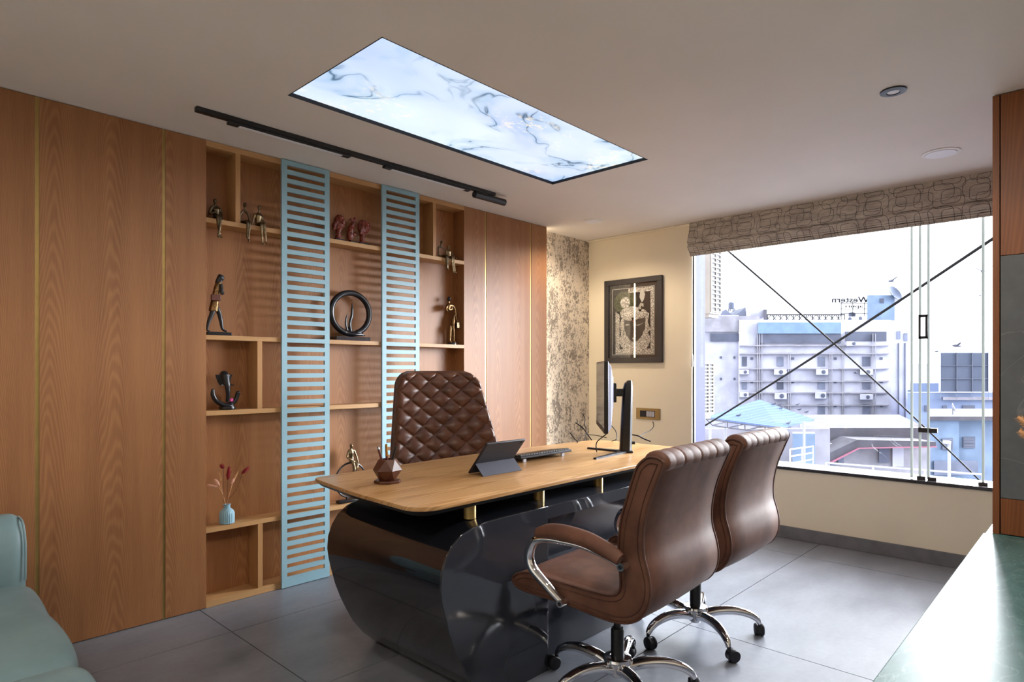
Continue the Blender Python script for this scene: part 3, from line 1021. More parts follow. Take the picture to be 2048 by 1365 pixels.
m.tube([(3.066, YB, 1.65), (3.052, YB, 1.632), (3.046, YB, 1.605), (3.043, YB, 1.57)], [0.005, 0.009, 0.013, 0.014])
m.tube([(3.045, YB, 1.585), (3.043, YB, 1.545), (3.049, YB, 1.50), (3.051, YB, 1.45), (3.052, YB - 0.014, 1.446)], [0.013, 0.012, 0.0095, 0.007, 0.005])
m.tube([(3.018, YB, 1.566), (3.016, YB, 1.54), (3.014, YB, 1.50), (3.012, YB, 1.45), (3.012, YB - 0.014, 1.446)], [0.006, 0.011, 0.009, 0.007, 0.005])
fused('body', m, M['bronze_gold'], w, 0.0025)
m = MB()
m.ball((3.004, YB, 1.757), 0.0135, 0.0145, 0.018, 14, 10)
m.ball((3.0, YB - 0.014, 1.754), 0.003, 0.004, 0.004, 8, 6)
fused('head', m, M['skin_black'], w, 0.002)
bagp = MB().box(3.056, YB - 0.028, 1.545, 3.09, YB - 0.006, 1.59).build('bag', M['bronze_dark'], w, bevel=0.003)
MB().tube([(3.064, YB - 0.017, 1.588), (3.070, YB - 0.016, 1.603), (3.078, YB - 0.017, 1.588)], 0.002, 6).build('bag_handle', M['bronze_dark'], bagp)
MB().lathe([(0.036, 0), (0.036, 0.012), (0.033, 0.016)], (3.033, YB, S2), 28).build('base', M['ebony'], w)

# elephant-head sculpture over a curved tray
w = thing('elephant_sculpture', 'black elephant-headed sculpture rising from a curved tray', 'sculpture', (1.42, 3.45, S3))
m = MB()
m.ball((1.404, 3.452, 1.213), 0.024, 0.024, 0.024, 16, 12)
m.tube([(1.406, 3.445, 1.215), (1.410, 3.436, 1.18), (1.414, 3.43, 1.145), (1.417, 3.432, 1.105), (1.416, 3.44, 1.07)], [0.022, 0.018, 0.0135, 0.0105, 0.009])
m.prism([(1.356, 1.217), (1.372, 1.2165), (1.392, 1.214), (1.402, 1.19), (1.394, 1.163), (1.380, 1.159), (1.370, 1.176), (1.362, 1.196)], 'y', 3.443, 3.4515)
m.prism([(1.415, 1.214), (1.434, 1.2145), (1.450, 1.218), (1.441, 1.202), (1.437, 1.184), (1.434, 1.168), (1.424, 1.166), (1.412, 1.19)], 'y', 3.446, 3.4545)
for s_ in (-1, 1):
    m.tube([(1.411 + s_ * 0.013, 3.436, 1.170), (1.411 + s_ * 0.026, 3.428, 1.160), (1.411 + s_ * 0.038, 3.422, 1.163)], [0.0045, 0.0036, 0.0018], 8)
fused('elephant_head', m, M['ebony'], w, 0.002)
m = MB()
m.tube([(1.346, 3.45, 1.141), (1.345, 3.45, 1.11), (1.362, 3.45, 1.078), (1.395, 3.447, 1.055), (1.43, 3.445, 1.048), (1.45, 3.445, 1.046)], [0.008, 0.0125, 0.013, 0.0135, 0.012, 0.006])
m.tube([(1.40, 3.452, 1.058), (1.43, 3.453, 1.056), (1.455, 3.453, 1.066), (1.47, 3.452, 1.088), (1.477, 3.451, 1.112)], [0.006, 0.011, 0.0125, 0.0115, 0.0115])
m.ball((1.478, 3.447, 1.117), 0.011, 0.009, 0.011, 12, 8)
fused('tray', m, M['ebony'], w, 0.0025)
MB().lathe([(0.040, 0), (0.042, 0.006), (0.040, 0.017), (0.036, 0.019)], (1.421, 3.45, S3), 32).build('base', M['ebony'], w)
m = MB()
for k in range(6):
    a = k * PI / 3
    m.ball((1.437 + 0.0055 * math.cos(a), 3.436, 1.079 + 0.0055 * math.sin(a)), 0.005, 0.004, 0.005, 8, 6)
one('flower', m, M['pinkflower'], 'tiny pink flower lying in the elephant sculpture tray', 'flower', None, (1.437, 3.436, 1.07))

# ring sculpture with two flames
w = thing('ring_sculpture', 'large black ring sculpture with two flame blades inside, on middle shelf', 'sculpture', (2.18, 3.45, S2))
m = MB()
cz = 1.598
pts = []
R0 = 0.132
rr = []
for k in range(33):
    a = -PI / 2 - 0.30 - (2 * PI - 0.60) * k / 32
    pts.append((2.184 + R0 * 1.04 * math.cos(a), 3.45, cz + R0 * 0.97 * math.sin(a)))
    rr.append(0.0185)
m.tube(pts, rr, 14, 2)
m.tube([(2.10, 3.45, 1.50), (2.15, 3.45, 1.473), (2.21, 3.45, 1.470), (2.26, 3.45, 1.488)], [0.014, 0.018, 0.018, 0.013], 12)
m.tube([(2.16, 3.443, 1.470), (2.21, 3.438, 1.466), (2.26, 3.44, 1.466), (2.288, 3.44, 1.460)], [0.012, 0.012, 0.009, 0.002], 10)
m.tube([(2.166, 3.45, 1.48), (2.151, 3.45, 1.53), (2.154, 3.45, 1.565), (2.164, 3.45, 1.602)], [0.010, 0.0125, 0.009, 0.0015], 10, 6, 0.6)
m.tube([(2.19, 3.45, 1.48), (2.18, 3.45, 1.53), (2.193, 3.45, 1.58), (2.197, 3.45, 1.63), (2.194, 3.45, 1.672)], [0.015, 0.0165, 0.0165, 0.0115, 0.0015], 10, 6, 0.6)
fused('ring', m, M['ebony'], w, 0.003)
MB().box(2.062, 3.41, S2, 2.305, 3.49, S2 + 0.024).build('base', M['granite'], w, bevel=0.002)

# three carved heads
for (cx, zt, wd, label, kind) in ((2.10, 2.207, 0.085, 'left of three red-brown carved face sculptures, hands at the mouth', 0),
                                  (2.192, 2.211, 0.05, 'middle and slimmest of three red-brown carved face sculptures', 1),
                                  (2.274, 2.206, 0.085, 'right of three red-brown carved face sculptures, fingers over the face', 2)):
    w = thing('face_sculpture', label, 'sculpture', (cx, 3.45, S1), 0, 'red-brown face sculptures')
    m = MB()
    if kind == 0:
        m.ball((cx + 0.005, 3.45, 2.158), 0.034, 0.03, 0.047, 16, 12)
        m.ball((cx + 0.012, 3.42, 2.156), 0.008, 0.009, 0.014, 10, 8)
        m.tube([(cx - 0.032, 3.445, 2.105), (cx - 0.036, 3.44, 2.135), (cx - 0.022, 3.43, 2.155)], [0.012, 0.014, 0.008])
        for k in range(4):
            m.tube([(cx - 0.026 + 0.002 * k, 3.43, 2.112 + 0.008 * k), (cx + 0.008, 3.424, 2.122 + 0.008 * k), (cx + 0.03, 3.434, 2.140 + 0.006 * k)], 0.0042)
        m.tube([(cx - 0.004, 3.45, 2.05), (cx - 0.004, 3.45, 2.085), (cx - 0.002, 3.45, 2.12)], [0.019, 0.015, 0.02])
        for s in (-1, 1):
            m.ball((cx + 0.008 + s * 0.013, 3.424, 2.168), 0.006, 0.004, 0.004, 8, 6)
    elif kind == 1:
        m.tube([(cx - 0.012, 3.45, 2.055), (cx - 0.014, 3.45, 2.09), (cx - 0.006, 3.45, 2.13), (cx + 0.008, 3.45, 2.165), (cx + 0.012, 3.45, 2.185)], [0.012, 0.019, 0.019, 0.014, 0.010])
        m.tube([(cx + 0.014, 3.45, 2.18), (cx + 0.022, 3.448, 2.195), (cx + 0.020, 3.446, 2.208)], [0.011, 0.012, 0.006])
        m.tube([(cx + 0.008, 3.446, 2.186), (cx - 0.012, 3.444, 2.186), (cx - 0.024, 3.444, 2.180)], [0.008, 0.009, 0.003])
        m.tube([(cx - 0.012, 3.448, 2.07), (cx + 0.008, 3.446, 2.092), (cx + 0.022, 3.446, 2.104), (cx + 0.02, 3.446, 2.112)], [0.010, 0.011, 0.010, 0.005])
        m.tube([(cx + 0.018, 3.445, 2.165), (cx + 0.014, 3.443, 2.135), (cx + 0.0, 3.442, 2.11)], 0.0035)
    else:
        m.ball((cx, 3.45, 2.15), 0.037, 0.03, 0.053, 16, 12)
        for k in range(5):
            x = cx - 0.026 + 0.013 * k
            m.tube([(x - 0.008, 3.424, 2.115 + 0.002 * k), (x + 0.001, 3.416, 2.15), (x + 0.008, 3.424, 2.19 - 0.003 * abs(k - 2))], 0.0052)
        m.tube([(cx - 0.006, 3.45, 2.05), (cx - 0.006, 3.45, 2.085), (cx, 3.45, 2.12)], [0.018, 0.015, 0.022])
        m.tube([(cx - 0.036, 3.43, 2.108), (cx - 0.016, 3.424, 2.104)], [0.009, 0.008], 8, 0)
    cv = fused('carving', m, M['redwood'], w, 0.0024, smooth_it=1)
    from mathutils import noise as mnoise
    for v in cv.data.vertices:
        q = Vector((v.co.x * 60, v.co.y * 60, v.co.z * 60 + kind * 9))
        v.co += v.normal * (0.0085 * (abs(mnoise.noise(q)) - 0.22) + 0.002 * mnoise.noise(q * 2.3))
    MB().box(cx - wd * 0.42, 3.425, S1, cx + wd * 0.42, 3.475, S1 + 0.014).build('base', M['ebony'], w, bevel=0.002)

# figure sitting on a hoop
w = thing('hoop_sculpture', 'bronze man sitting on a thin black hoop on the fourth shelf', 'sculpture', (2.18, 3.44, S4))
m = MB()
R1 = 0.107
MB().tube([(2.178 + R1 * math.cos(a), 3.44, 0.553 + R1 * math.sin(a)) for a in [2 * PI * k / 40 for k in range(41)]], 0.0062, 8, 1).build('hoop', M['ebony'], w)
m.ball((2.182, 3.44, 0.765), 0.0095, 0.011, 0.0145, 12, 8)
m.ball((2.187, 3.43, 0.764), 0.002, 0.003, 0.004, 8, 6)
m.tube([(2.182, 3.44, 0.756), (2.182, 3.442, 0.742), (2.184, 3.444, 0.722), (2.186, 3.444, 0.695), (2.184, 3.44, 0.672)], [0.005, 0.007, 0.017, 0.014, 0.0145])
m.tube([(2.165, 3.444, 0.732), (2.184, 3.446, 0.738), (2.206, 3.444, 0.733)], [0.008, 0.010, 0.008])
m.tube([(2.164, 3.443, 0.731), (2.153, 3.44, 0.698), (2.163, 3.425, 0.685), (2.195, 3.42, 0.668)], [0.007, 0.006, 0.0052, 0.004])
m.tube([(2.207, 3.443, 0.732), (2.216, 3.44, 0.705), (2.223, 3.435, 0.68), (2.230, 3.432, 0.648)], [0.007, 0.006, 0.0052, 0.004])
m.tube([(2.178, 3.44, 0.672), (2.180, 3.415, 0.660), (2.182, 3.405, 0.625), (2.174, 3.408, 0.588), (2.172, 3.398, 0.582)], [0.011, 0.010, 0.008, 0.005, 0.004])
m.tube([(2.194, 3.44, 0.672), (2.206, 3.415, 0.652), (2.200, 3.404, 0.628), (2.184, 3.404, 0.596), (2.180, 3.394, 0.590)], [0.011, 0.010, 0.008, 0.005, 0.004])
fused('man', m, M['bronze'], w, 0.0025)
m = MB()
m.box(2.085, 3.415, S4, 2.270, 3.465, S4 + 0.02)
m.build('base', M['ebony'], w, bevel=0.008, bseg=3)
for x in (2.15, 2.205):
    MB().cyl((x, 3.44, S4 + 0.018), (x, 3.44, S4 + 0.04), 0.006).build('peg', M['ebony'], w)

# vase of dried flowers
VX, VY = 1.4145, 3.44
w = thing('vase', 'small ribbed pale blue vase on the lower left shelf', 'vase', (VX, VY, S4))
MB().lathe([(0.030, 0.0), (0.037, 0.003), (0.038, 0.04), (0.0375, 0.055), (0.033, 0.068), (0.024, 0.077), (0.0165, 0.083), (0.0155, 0.097), (0.0185, 0.101), (0.0185, 0.104), (0.014, 0.104), (0.013, 0.09)], (VX, VY, S4), 72, 24, 0.025).build('vessel', M['bluevase'], w)


def stem(pts, headpts, hr, mat, label, shape='fluff'):
    base = (VX + (pts[0][0] - VX) * 0.4, VY, S4 + 0.02)
    t = thing('dried_stem', label, 'dried flower', (VX, VY, S4 + 0.02), 0, 'dried stems in the blue vase')
    MB().tube([base] + pts, 0.0011, 6).build('stalk', M['straw'] if mat is not M['crimson'] else M['bagred'], t)
    m = MB()
    a, b = Vector(headpts[0]), Vector(headpts[1])
    n = 9
    m.tube([a + (b - a) * (i / n) for i in range(n + 1)], [hr * max(0.15, math.sin(PI * min(0.97, (i + 0.6) / (n + 0.8))) ** 0.7) for i in range(n + 1)], 8, 0)
    d = (b - a)
    o1 = d.orthogonal().normalized(); o2 = d.normalized().cross(o1)
    for i in range(70):
        f = random.random()
        an = random.random() * 2 * PI
        rad = hr * (math.sin(PI * (0.08 + 0.84 * f)) ** 0.7)
        c = a + d * f + (o1 * math.cos(an) + o2 * math.sin(an)) * rad
        e = c + (o1 * math.cos(an) + o2 * math.sin(an)) * hr * 0.45 + d.normalized() * hr * 0.6
        m.cyl(c, e, 0.0007, 0.0002, 4)
    m.build('flower_head', mat, t, smooth=60)


stem([(1.40, 3.44, 0.53), (1.396, 3.44, 0.588), (1.397, 3.445, 0.64), (1.402, 3.45, 0.705)], [(1.403, 3.45, 0.712), (1.384, 3.45, 0.733)], 0.009, M['crimson'], 'crimson bunny-tail stem at the top left of the vase')
stem([(1.413, 3.435, 0.52), (1.414, 3.43, 0.60), (1.413, 3.425, 0.655)], [(1.413, 3.425, 0.652), (1.420, 3.425, 0.722)], 0.0105, M['crimson'], 'crimson bunny-tail stem standing upright in the vase centre')
stem([(1.421, 3.44, 0.53), (1.437, 3.435, 0.56), (1.465, 3.43, 0.60), (1.49, 3.43, 0.672)], [(1.490, 3.43, 0.674), (1.530, 3.43, 0.706)], 0.0095, M['crimson'], 'crimson bunny-tail stem leaning far to the right of the vase')
stem([(1.403, 3.44, 0.53), (1.385, 3.44, 0.59), (1.366, 3.44, 0.619)], [(1.366, 3.44, 0.619), (1.314, 3.44, 0.636)], 0.0065, M['pink'], 'pale pink seed head leaning furthest left from the vase')
stem([(1.401, 3.437, 0.53), (1.382, 3.43, 0.597), (1.370, 3.43, 0.626)], [(1.370, 3.43, 0.626), (1.348, 3.43, 0.662)], 0.008, M['pink'], 'dusty pink seed head just above the furthest left one')
stem([(1.406, 3.445, 0.53), (1.392, 3.45, 0.60), (1.386, 3.45, 0.648)], [(1.386, 3.45, 0.646), (1.375, 3.45, 0.694)], 0.0065, M['straw'], 'straw seed head upright left of the crimson centre stem')
stem([(1.418, 3.44, 0.53), (1.430, 3.44, 0.58), (1.442, 3.44, 0.625)], [(1.436, 3.44, 0.624), (1.453, 3.44, 0.654)], 0.0075, M['pink'], 'whitish pink seed head right of the crimson centre stem')
stem([(1.420, 3.445, 0.53), (1.434, 3.446, 0.58), (1.448, 3.446, 0.63)], [(1.446, 3.446, 0.63), (1.478, 3.446, 0.688)], 0.006, M['straw'], 'straw wheat-like ear pointing up to the right')

# ================================================================== desk
ZT = 0.763
desk = thing('desk', 'executive desk with oak top on a glossy black curved base', 'desk', (2.4, 2.1, 0))


def rounded_poly(pts, n=8):
    """pts: (x, y, r)"""
    out = []
    L = len(pts)
    for i in range(L):
        p0 = Vector(pts[i - 1][:2]); p1 = Vector(pts[i][:2]); p2 = Vector(pts[(i + 1) % L][:2])
        r = pts[i][2]
        a = (p0 - p1).normalized(); b = (p2 - p1).normalized()
        ang = a.angle(b)
        d = r / math.tan(ang / 2)
        s, e = p1 + a * d, p1 + b * d
        c = p1 + (a + b).normalized() * (r / math.sin(ang / 2))
        a0 = math.atan2((s - c).y, (s - c).x); a1 = math.atan2((e - c).y, (e - c).x)
        da = a1 - a0
        while da > PI: da -= 2 * PI
        while da < -PI: da += 2 * PI
        for k in range(n + 1):
            t = a0 + da * k / n
            out.append((c.x + r * math.cos(t), c.y + r * math.sin(t)))
    return out


DX0, DX1 = 1.345, 3.55
top_poly = rounded_poly([(DX0 - 0.005, 1.70, 0.10), (3.55, 1.722, 0.10), (3.56, 2.545, 0.12), (2.6, 2.625, 6.0), (1.425, 2.56, 0.055), (1.362, 2.12, 2.0)], 10)
c0 = Vector((2.45, 2.12))


def inset(poly, d):
    out = []
    n = len(poly)
    for i in range(n):
        a = Vector(poly[i - 1]); b = Vector(poly[(i + 1) % n])
        t = (b - a)
        if t.length < 1e-9:
            out.append(poly[i]); continue
        t.normalize()
        nrm = Vector((-t.y, t.x))
        if nrm.dot(c0 - Vector(poly[i])) < 0:
            nrm = -nrm
        q = Vector(poly[i]) + nrm * d
        out.append((q.x, q.y))
    return out


m = MB()
m.rings([[(*p, ZT - 0.016) for p in inset(top_poly, 0.004)], [(*p, ZT - 0.004) for p in top_poly], [(*p, ZT - 0.0005) for p in inset(top_poly, 0.001)], [(*p, ZT) for p in inset(top_poly, 0.004)]])
m.build('tabletop', M['desk_oak'], desk, smooth=50)
m = MB()
m.rings([[(*p, ZT - 0.042) for p in inset(top_poly, 0.05)], [(*p, ZT - 0.036) for p in inset(top_poly, 0.03)], [(*p, ZT - 0.016) for p in inset(top_poly, 0.005)]])
m.build('top_underside', M['black_matte'], desk, smooth=50)
ZB = 0.676
YF, YBK = 1.678, 2.423
prof = [(2.0, ZB), (1.72, ZB), (1.64, 0.674), (1.57, 0.664), (1.515, 0.648), (1.47, 0.618), (1.440, 0.577), (1.422, 0.53), (1.418, 0.478), (1.425, 0.43), (1.438, 0.38), (1.455, 0.32), (1.478, 0.26), (1.507, 0.20), (1.545, 0.13), (1.60, 0.06), (1.665, 0.0), (2.0, 0.0)]
m = MB().prism(prof, 'y', YF, YBK)
m.build('pedestal', M['black_gloss'], desk, smooth=30, bevel=0.002)
MB().prism(prof[:-1] + [(1.994, 0.0)] if False else [(min(x, 1.994), z) for x, z in prof], 'y', YF - 0.006, YF - 0.0002).build('lightened_front_panel', M['charcoal_gloss'], desk, smooth=0, bevel=0.0015)  # lighter than the black pedestal, with the floor's reflection put into its colour
MB().box(1.60, YF - 0.001, 0.0, 1.995, YF + 0.0005, 0.012).build('plinth_line', M['charcoal_gloss'], desk) if False else None
m = MB().box(1.995, YF, 0.622, 3.46, YBK, ZB)
m.build('base_slab', M['charcoal_gloss'], desk, bevel=0.002)
MB().box(2.0, 1.735, 0.001, 3.40, 1.76, 0.622).build('modesty_panel', M['charcoal_gloss'], desk, bevel=0.002)
MB().box(2.98, 1.76, 0.001, 3.40, YBK - 0.02, 0.622).build('side_pedestal', M['charcoal_gloss'], desk, bevel=0.002)
for x, y in ((1.640, 1.765), (2.085, 1.80), (2.525, 1.80), (3.1, 1.80), (1.69, 2.26), (3.1, 2.3)):
    MB().cyl((x, y, ZB - 0.001), (x, y, ZT - 0.035), 0.0235, None, 24).build('brass_post', M['brass'], desk)

# --- things on the desk
t = thing('pen_holder', 'faceted walnut pen holder standing on a small walnut plate', 'pen holder', (1.58, 2.215, ZT))
cx, cy = 1.580, 2.213
ux = Vector((0.685, -0.728, 0)); uy = Vector((0.728, 0.685, 0))


def facet(levels, rot):
    rs = []
    for (r, z, tw, n) in levels:
        rs.append([Vector((cx, cy, z)) + ux * r * math.cos(2 * PI * k / n + tw + rot) + uy * r * math.sin(2 * PI * k / n + tw + rot) for k in range(n)])
    return rs


m = MB()
lv = facet([(0.036, ZT + 0.012, 0, 6), (0.062, ZT + 0.055, PI / 6, 6), (0.040, ZT + 0.100, 0, 6), (0.031, ZT + 0.100, 0, 6), (0.028, ZT + 0.03, 0, 6)], PI / 2)
vsx = [p for r in lv for p in r]
fs = [tuple(range(6))[::-1]]
for k in range(6):
    n1 = (k + 1) % 6
    fs += [(k, n1, 6 + k), (n1, 6 + n1, 6 + k), (6 + k, 6 + n1, 12 + n1), (6 + k, 12 + n1, 12 + k)]
    fs += [(12 + k, 12 + n1, 18 + n1, 18 + k), (18 + k, 18 + n1, 24 + n1, 24 + k)]
fs.append(tuple(24 + k for k in range(6)))
m.add(vsx, fs)
m.build('cup', M['walnut'], t, smooth=0)
pl = [Vector((cx, cy)) + Vector((ux.x, ux.y)) * 0.058 * math.cos(2 * PI * k / 8 + 0.39) + Vector((uy.x, uy.y)) * 0.052 * math.sin(2 * PI * k / 8 + 0.39) for k in range(8)]
MB().prism([(p.x, p.y) for p in pl], 'z', ZT, ZT + 0.012).build('plate', M['walnut'], t, smooth=0, bevel=0.003)


def pen(a, b, c1, c2, split, label):
    o = thing('pen', label, 'pen', tuple(a), 0, 'pens in the walnut holder')
    a = Vector(a); b = Vector(b)
    mid = a + (b - a) * split
    MB().cyl(a, mid, 0.0045, 0.0055, 12).build('barrel', c1, o)
    MB().cyl(mid, b, 0.0058, 0.0052, 12).build('cap', c2, o)


def php(a, b, t=2.64):
    return P(735 + a / 13.65, 880 + b / 13.65, t)


pen(Vector((1.575, 2.216, ZT + 0.035)), php(285, 205), M['bagred'], M['chrome'], 0.93, 'dark red pen with a silver tip leaning left in the holder')
pen(Vector((1.582, 2.215, ZT + 0.035)), php(510, 130), M['bagred'], M['gold'], 0.62, 'upright pen with gold top half in the holder')
pen(Vector((1.584, 2.212, ZT + 0.035)), php(770, 190), M['gold'], M['black'], 0.55, 'black and gold pen leaning right in the holder')

# tablet in a folio
t = thing('tablet', 'tablet in a navy folio cover propped upright on the desk', 'tablet', (2.085, 2.06, ZT))
up_v = Vector((0, -0.64, 0.77)).normalized()
nrm = Vector((0, 0.77, 0.64)).normalized()
b0 = Vector((2.085, 2.118, ZT + 0.006))
m = MB().obox(b0 + up_v * 0.095, (1, 0, 0), nrm, up_v, 0.128, 0.0055, 0.095)
tb = m.build('case', M['navy'], t, bevel=0.005, bseg=3)
MB().obox(b0 + up_v * 0.095 + nrm * 0.006, (1, 0, 0), nrm, up_v, 0.118, 0.0008, 0.085).build('display', M['screen'], t, smooth=0)
f0 = b0 + up_v * 0.066 - nrm * 0.0065
f1 = Vector((2.085, 2.02, ZT + 0.0005))
dd = (f1 - f0)
m = MB().obox((f0 + f1) / 2, (1, 0, 0), dd.normalized().cross(Vector((1, 0, 0))), dd.normalized(), 0.128, 0.0015, dd.length / 2)
m.build('stand_flap', M['navy_light'], t, smooth=0)
camp = b0 + up_v * 0.175 - nrm * 0.006 + Vector((0.108, 0, 0))
MB().lathe([(0.0065, 0), (0.0065, 0.0018), (0.004, 0.0022)], camp, 20, ax=-nrm).build('camera_lens', M['screen'], t)

# keyboard
kb = thing('keyboard', 'black keyboard propped on fold-out feet behind the tablet', 'keyboard', (2.58, 2.24, ZT))
kx0, kx1, ky0, ky1 = 2.375, 2.80, 2.175, 2.325
m = MB()
m.rings([[(x, ky1, ZT + 0.006) for x in (kx0,)] and [(kx0, ky1, ZT + 0.002), (kx0, ky0, ZT + 0.020), (kx0, ky0, ZT + 0.034), (kx0, ky1, ZT + 0.014)], [(kx1, ky1, ZT + 0.002), (kx1, ky0, ZT + 0.020), (kx1, ky0, ZT + 0.034), (kx1, ky1, ZT + 0.014)]])
m.build('body', M['darkgrey'], kb, bevel=0.004, bseg=3)
m = MB()
for r in range(6):
    for c in range(20):
        x = kx0 + 0.012 + c * 0.0203
        y = ky0 + 0.012 + r * 0.0218
        z = ZT + 0.034 - 0.02 * (y - ky0) / (ky1 - ky0)
        m.box(x, y, z - 0.002, x + 0.017, y + 0.018, z + 0.007)
m.build('keys', M['black'], kb, bevel=0.001)
for x in (2.405, 2.72):
    MB().box(x, 2.183, ZT + 0.0, x + 0.022, 2.192, ZT + 0.026).build('foot', M['grey_plastic'], kb, bevel=0.001)

# monitor
mo = thing('monitor', 'computer monitor seen edge-on, standing on a V-shaped black foot', 'monitor', (3.09, 2.02, ZT))
sa = Vector((0.772, 0.635, 0)).normalized()     # along the screen, from near edge to far edge
sn = Vector((-0.635, 0.772, 0)).normalized()    # out of the display
tl = Vector((sn.x * 0.05, sn.y * 0.05, 1)).normalized()
pc = Vector((3.030, 2.133, 1.095))
m = MB().obox(pc, sa, sn, UP, 0.318, 0.010, 0.195)
m.build('bezel', M['black'], mo, bevel=0.003)
MB().obox(pc + sn * 0.0105 + UP * 0.010, sa, sn, UP, 0.310, 0.0012, 0.178).build('display', M['screen'], mo, smooth=0)
MB().obox(pc + sn * 0.0105 - UP * 0.182, sa, sn, UP, 0.316, 0.0015, 0.012).build('chin', M['darkgrey'], mo, smooth=0)
m = MB()
rs = []
for (off, hx, hz, dz) in ((-0.008, 0.316, 0.193, 0), (-0.028, 0.29, 0.165, 0), (-0.048, 0.15, 0.10, 0.015), (-0.056, 0.12, 0.08, 0.02)):
    rs.append([pc + sn * off + sa * sx * hx + UP * (sz * hz + dz) for sx, sz in ((-1, -1), (1, -1), (1, 1), (-1, 1))])
m.rings(rs)
m.build('back_shell', M['weave'], mo, smooth=0, bevel=0.004)
MB().obox(pc - sn * 0.066 + UP * 0.015, sa, sn, UP, 0.05, 0.014, 0.055).build('mount_plate', M['black'], mo, bevel=0.003)
MB().obox(pc - sn * 0.10 + UP * 0.015, sa, sn, UP, 0.022, 0.034, 0.022).build('arm', M['black'], mo, bevel=0.002)
pb = pc - sn * 0.148
m = MB()
rs = []
for z, dn, hx, hy in ((ZT + 0.01, 0.012, 0.034, 0.034), (ZT + 0.2, 0.006, 0.033, 0.031), (ZT + 0.36, 0.0, 0.032, 0.028), (ZT + 0.40, -0.004, 0.030, 0.022), (ZT + 0.418, -0.012, 0.026, 0.010)):
    c = Vector((pb.x, pb.y, z)) + sn * dn
    rs.append([c + sa * hx * sx * (0.8 if abs(sy) > 0.9 and abs(sx) > 0.9 else 1) + sn * hy * sy for sx, sy in ((-1, -0.6), (-0.6, -1), (0.6, -1), (1, -0.6), (1, 0.6), (0.6, 1), (-0.6, 1), (-1, 0.6))])
m.rings(rs)
m.build('column', M['black'], mo, smooth=30)
bp = Vector((pb.x, pb.y, ZT)) + sn * 0.012
MB().obox(bp - sn * 0.035 + UP * 0.055, sa, sn, UP, 0.014, 0.02, 0.008).build('cable_clip', M['black'], mo, bevel=0.002)
MB().obox(bp + UP * 0.006, sa, sn, UP, 0.042, 0.04, 0.006).build('foot_hub', M['darkgrey'], mo, bevel=0.004)
for tip in ((2.752, 1.983), (3.10, 2.285)):
    q = Vector((tip[0], tip[1], ZT + 0.0055))
    d = (q - (bp + UP * 0.0055))
    L = d.length
    d.normalize()
    s = d.cross(UP)
    rs = []
    for k, (f, hw, hh) in enumerate(((0, 0.026, 0.006), (0.5, 0.015, 0.0055), (1, 0.009, 0.005))):
        c = Vector((bp.x, bp.y, ZT + hh)) + d * L * f
        rs.append([c + s * hw - UP * hh, c + s * hw + UP * hh * 0.6, c + UP * hh, c - s * hw + UP * hh * 0.6, c - s * hw - UP * hh])
    MB().rings(rs).build('foot_leg', M['darkgrey'], mo, smooth=20)


def cable(pts, r, label):
    return one('cable', MB().tube(pts, r, 8, 8), M['cable'], label, 'cable', 'loose cables at the far end of the desk', tuple(pts[0]), smooth=60)


def deskpx(px, py, dz=0.0):
    d = FW + RT * ((px - 1024) / FOC) + UP * ((HZ - py) / FOC)
    k = (ZT + dz - CH) / d.z
    return Vector((0, 0, CH)) + d * k


q1 = pc - sn * 0.03 - UP * 0.16 - sa * 0.05
cable([q1 + UP * 0.02, q1 - UP * 0.05, Vector((2.99, 2.14, ZT + 0.06)), Vector((2.975, 2.13, ZT + 0.004))], 0.0032, 'black cable loop hanging straight below the monitor')
cable([P(1222, 851, 4.05), P(1231, 862, 4.05), P(1234, 873, 4.0), P(1232, 880, 3.9), deskpx(1224, 883, 0.004)], 0.0028, 'black cable curving behind the monitor column, left side')
cable([P(1259, 869.5, 4.1), P(1275, 872, 4.1), P(1287, 878, 4.1), P(1301, 883.5, 4.1)], 0.0042, 'thick black cable end right of the monitor column')
sx = [(1298, 836), (1305, 843), (1307, 853), (1301, 861), (1289, 867), (1280, 874)]
cable([P(*sx[0], 5.72)] + [P(x, y, 5.72 - 0.27 * (i + 1)) for i, (x, y) in enumerate(sx[1:])], 0.0032, 'thin black cable dropping from the brass wall socket')
cable([P(1151, 846, 4.6), P(1157, 850, 4.6), P(1167, 858, 4.6), P(1174, 868, 4.55), P(1184, 882, 4.5)], 0.004, 'black cable with a looped end against the wallpaper')
cable([P(1165, 827, 4.6), P(1170, 838, 4.6), P(1169, 849, 4.55), P(1172, 862, 4.5), P(1168, 886, 4.25)], 0.003, 'black cable standing tall against the wallpaper')
cable([P(1140, 866, 4.5), P(1148, 877, 4.45), P(1156, 884, 4.35), P(1167, 886.5, 4.28)], 0.003, 'thin black cable drooping at far left of the desk end')
cable([deskpx(1155, 886, 0.003), P(1159, 876, 4.4), P(1170, 870.5, 4.5), P(1190, 871, 4.55), P(1213, 876, 4.5)], 0.0025, 'thin black cable arching low behind the monitor screen')

# ================================================================== picture, socket on the window wall
pf = thing('framed_picture', 'black framed ornate portrait of a turbaned dark face, on the cream wall', 'picture', (XF, 3.022, 1.68))
PY0, PY1, PZ0, PZ1 = 2.728, 3.316, 1.305, 2.050


def pp(x, y):
    """spot on the picture from fractions: x 0..1 left to right, y 0..1 bottom to top"""
    return (PY1 - x * (PY1 - PY0), PZ0 + y * (PZ1 - PZ0))


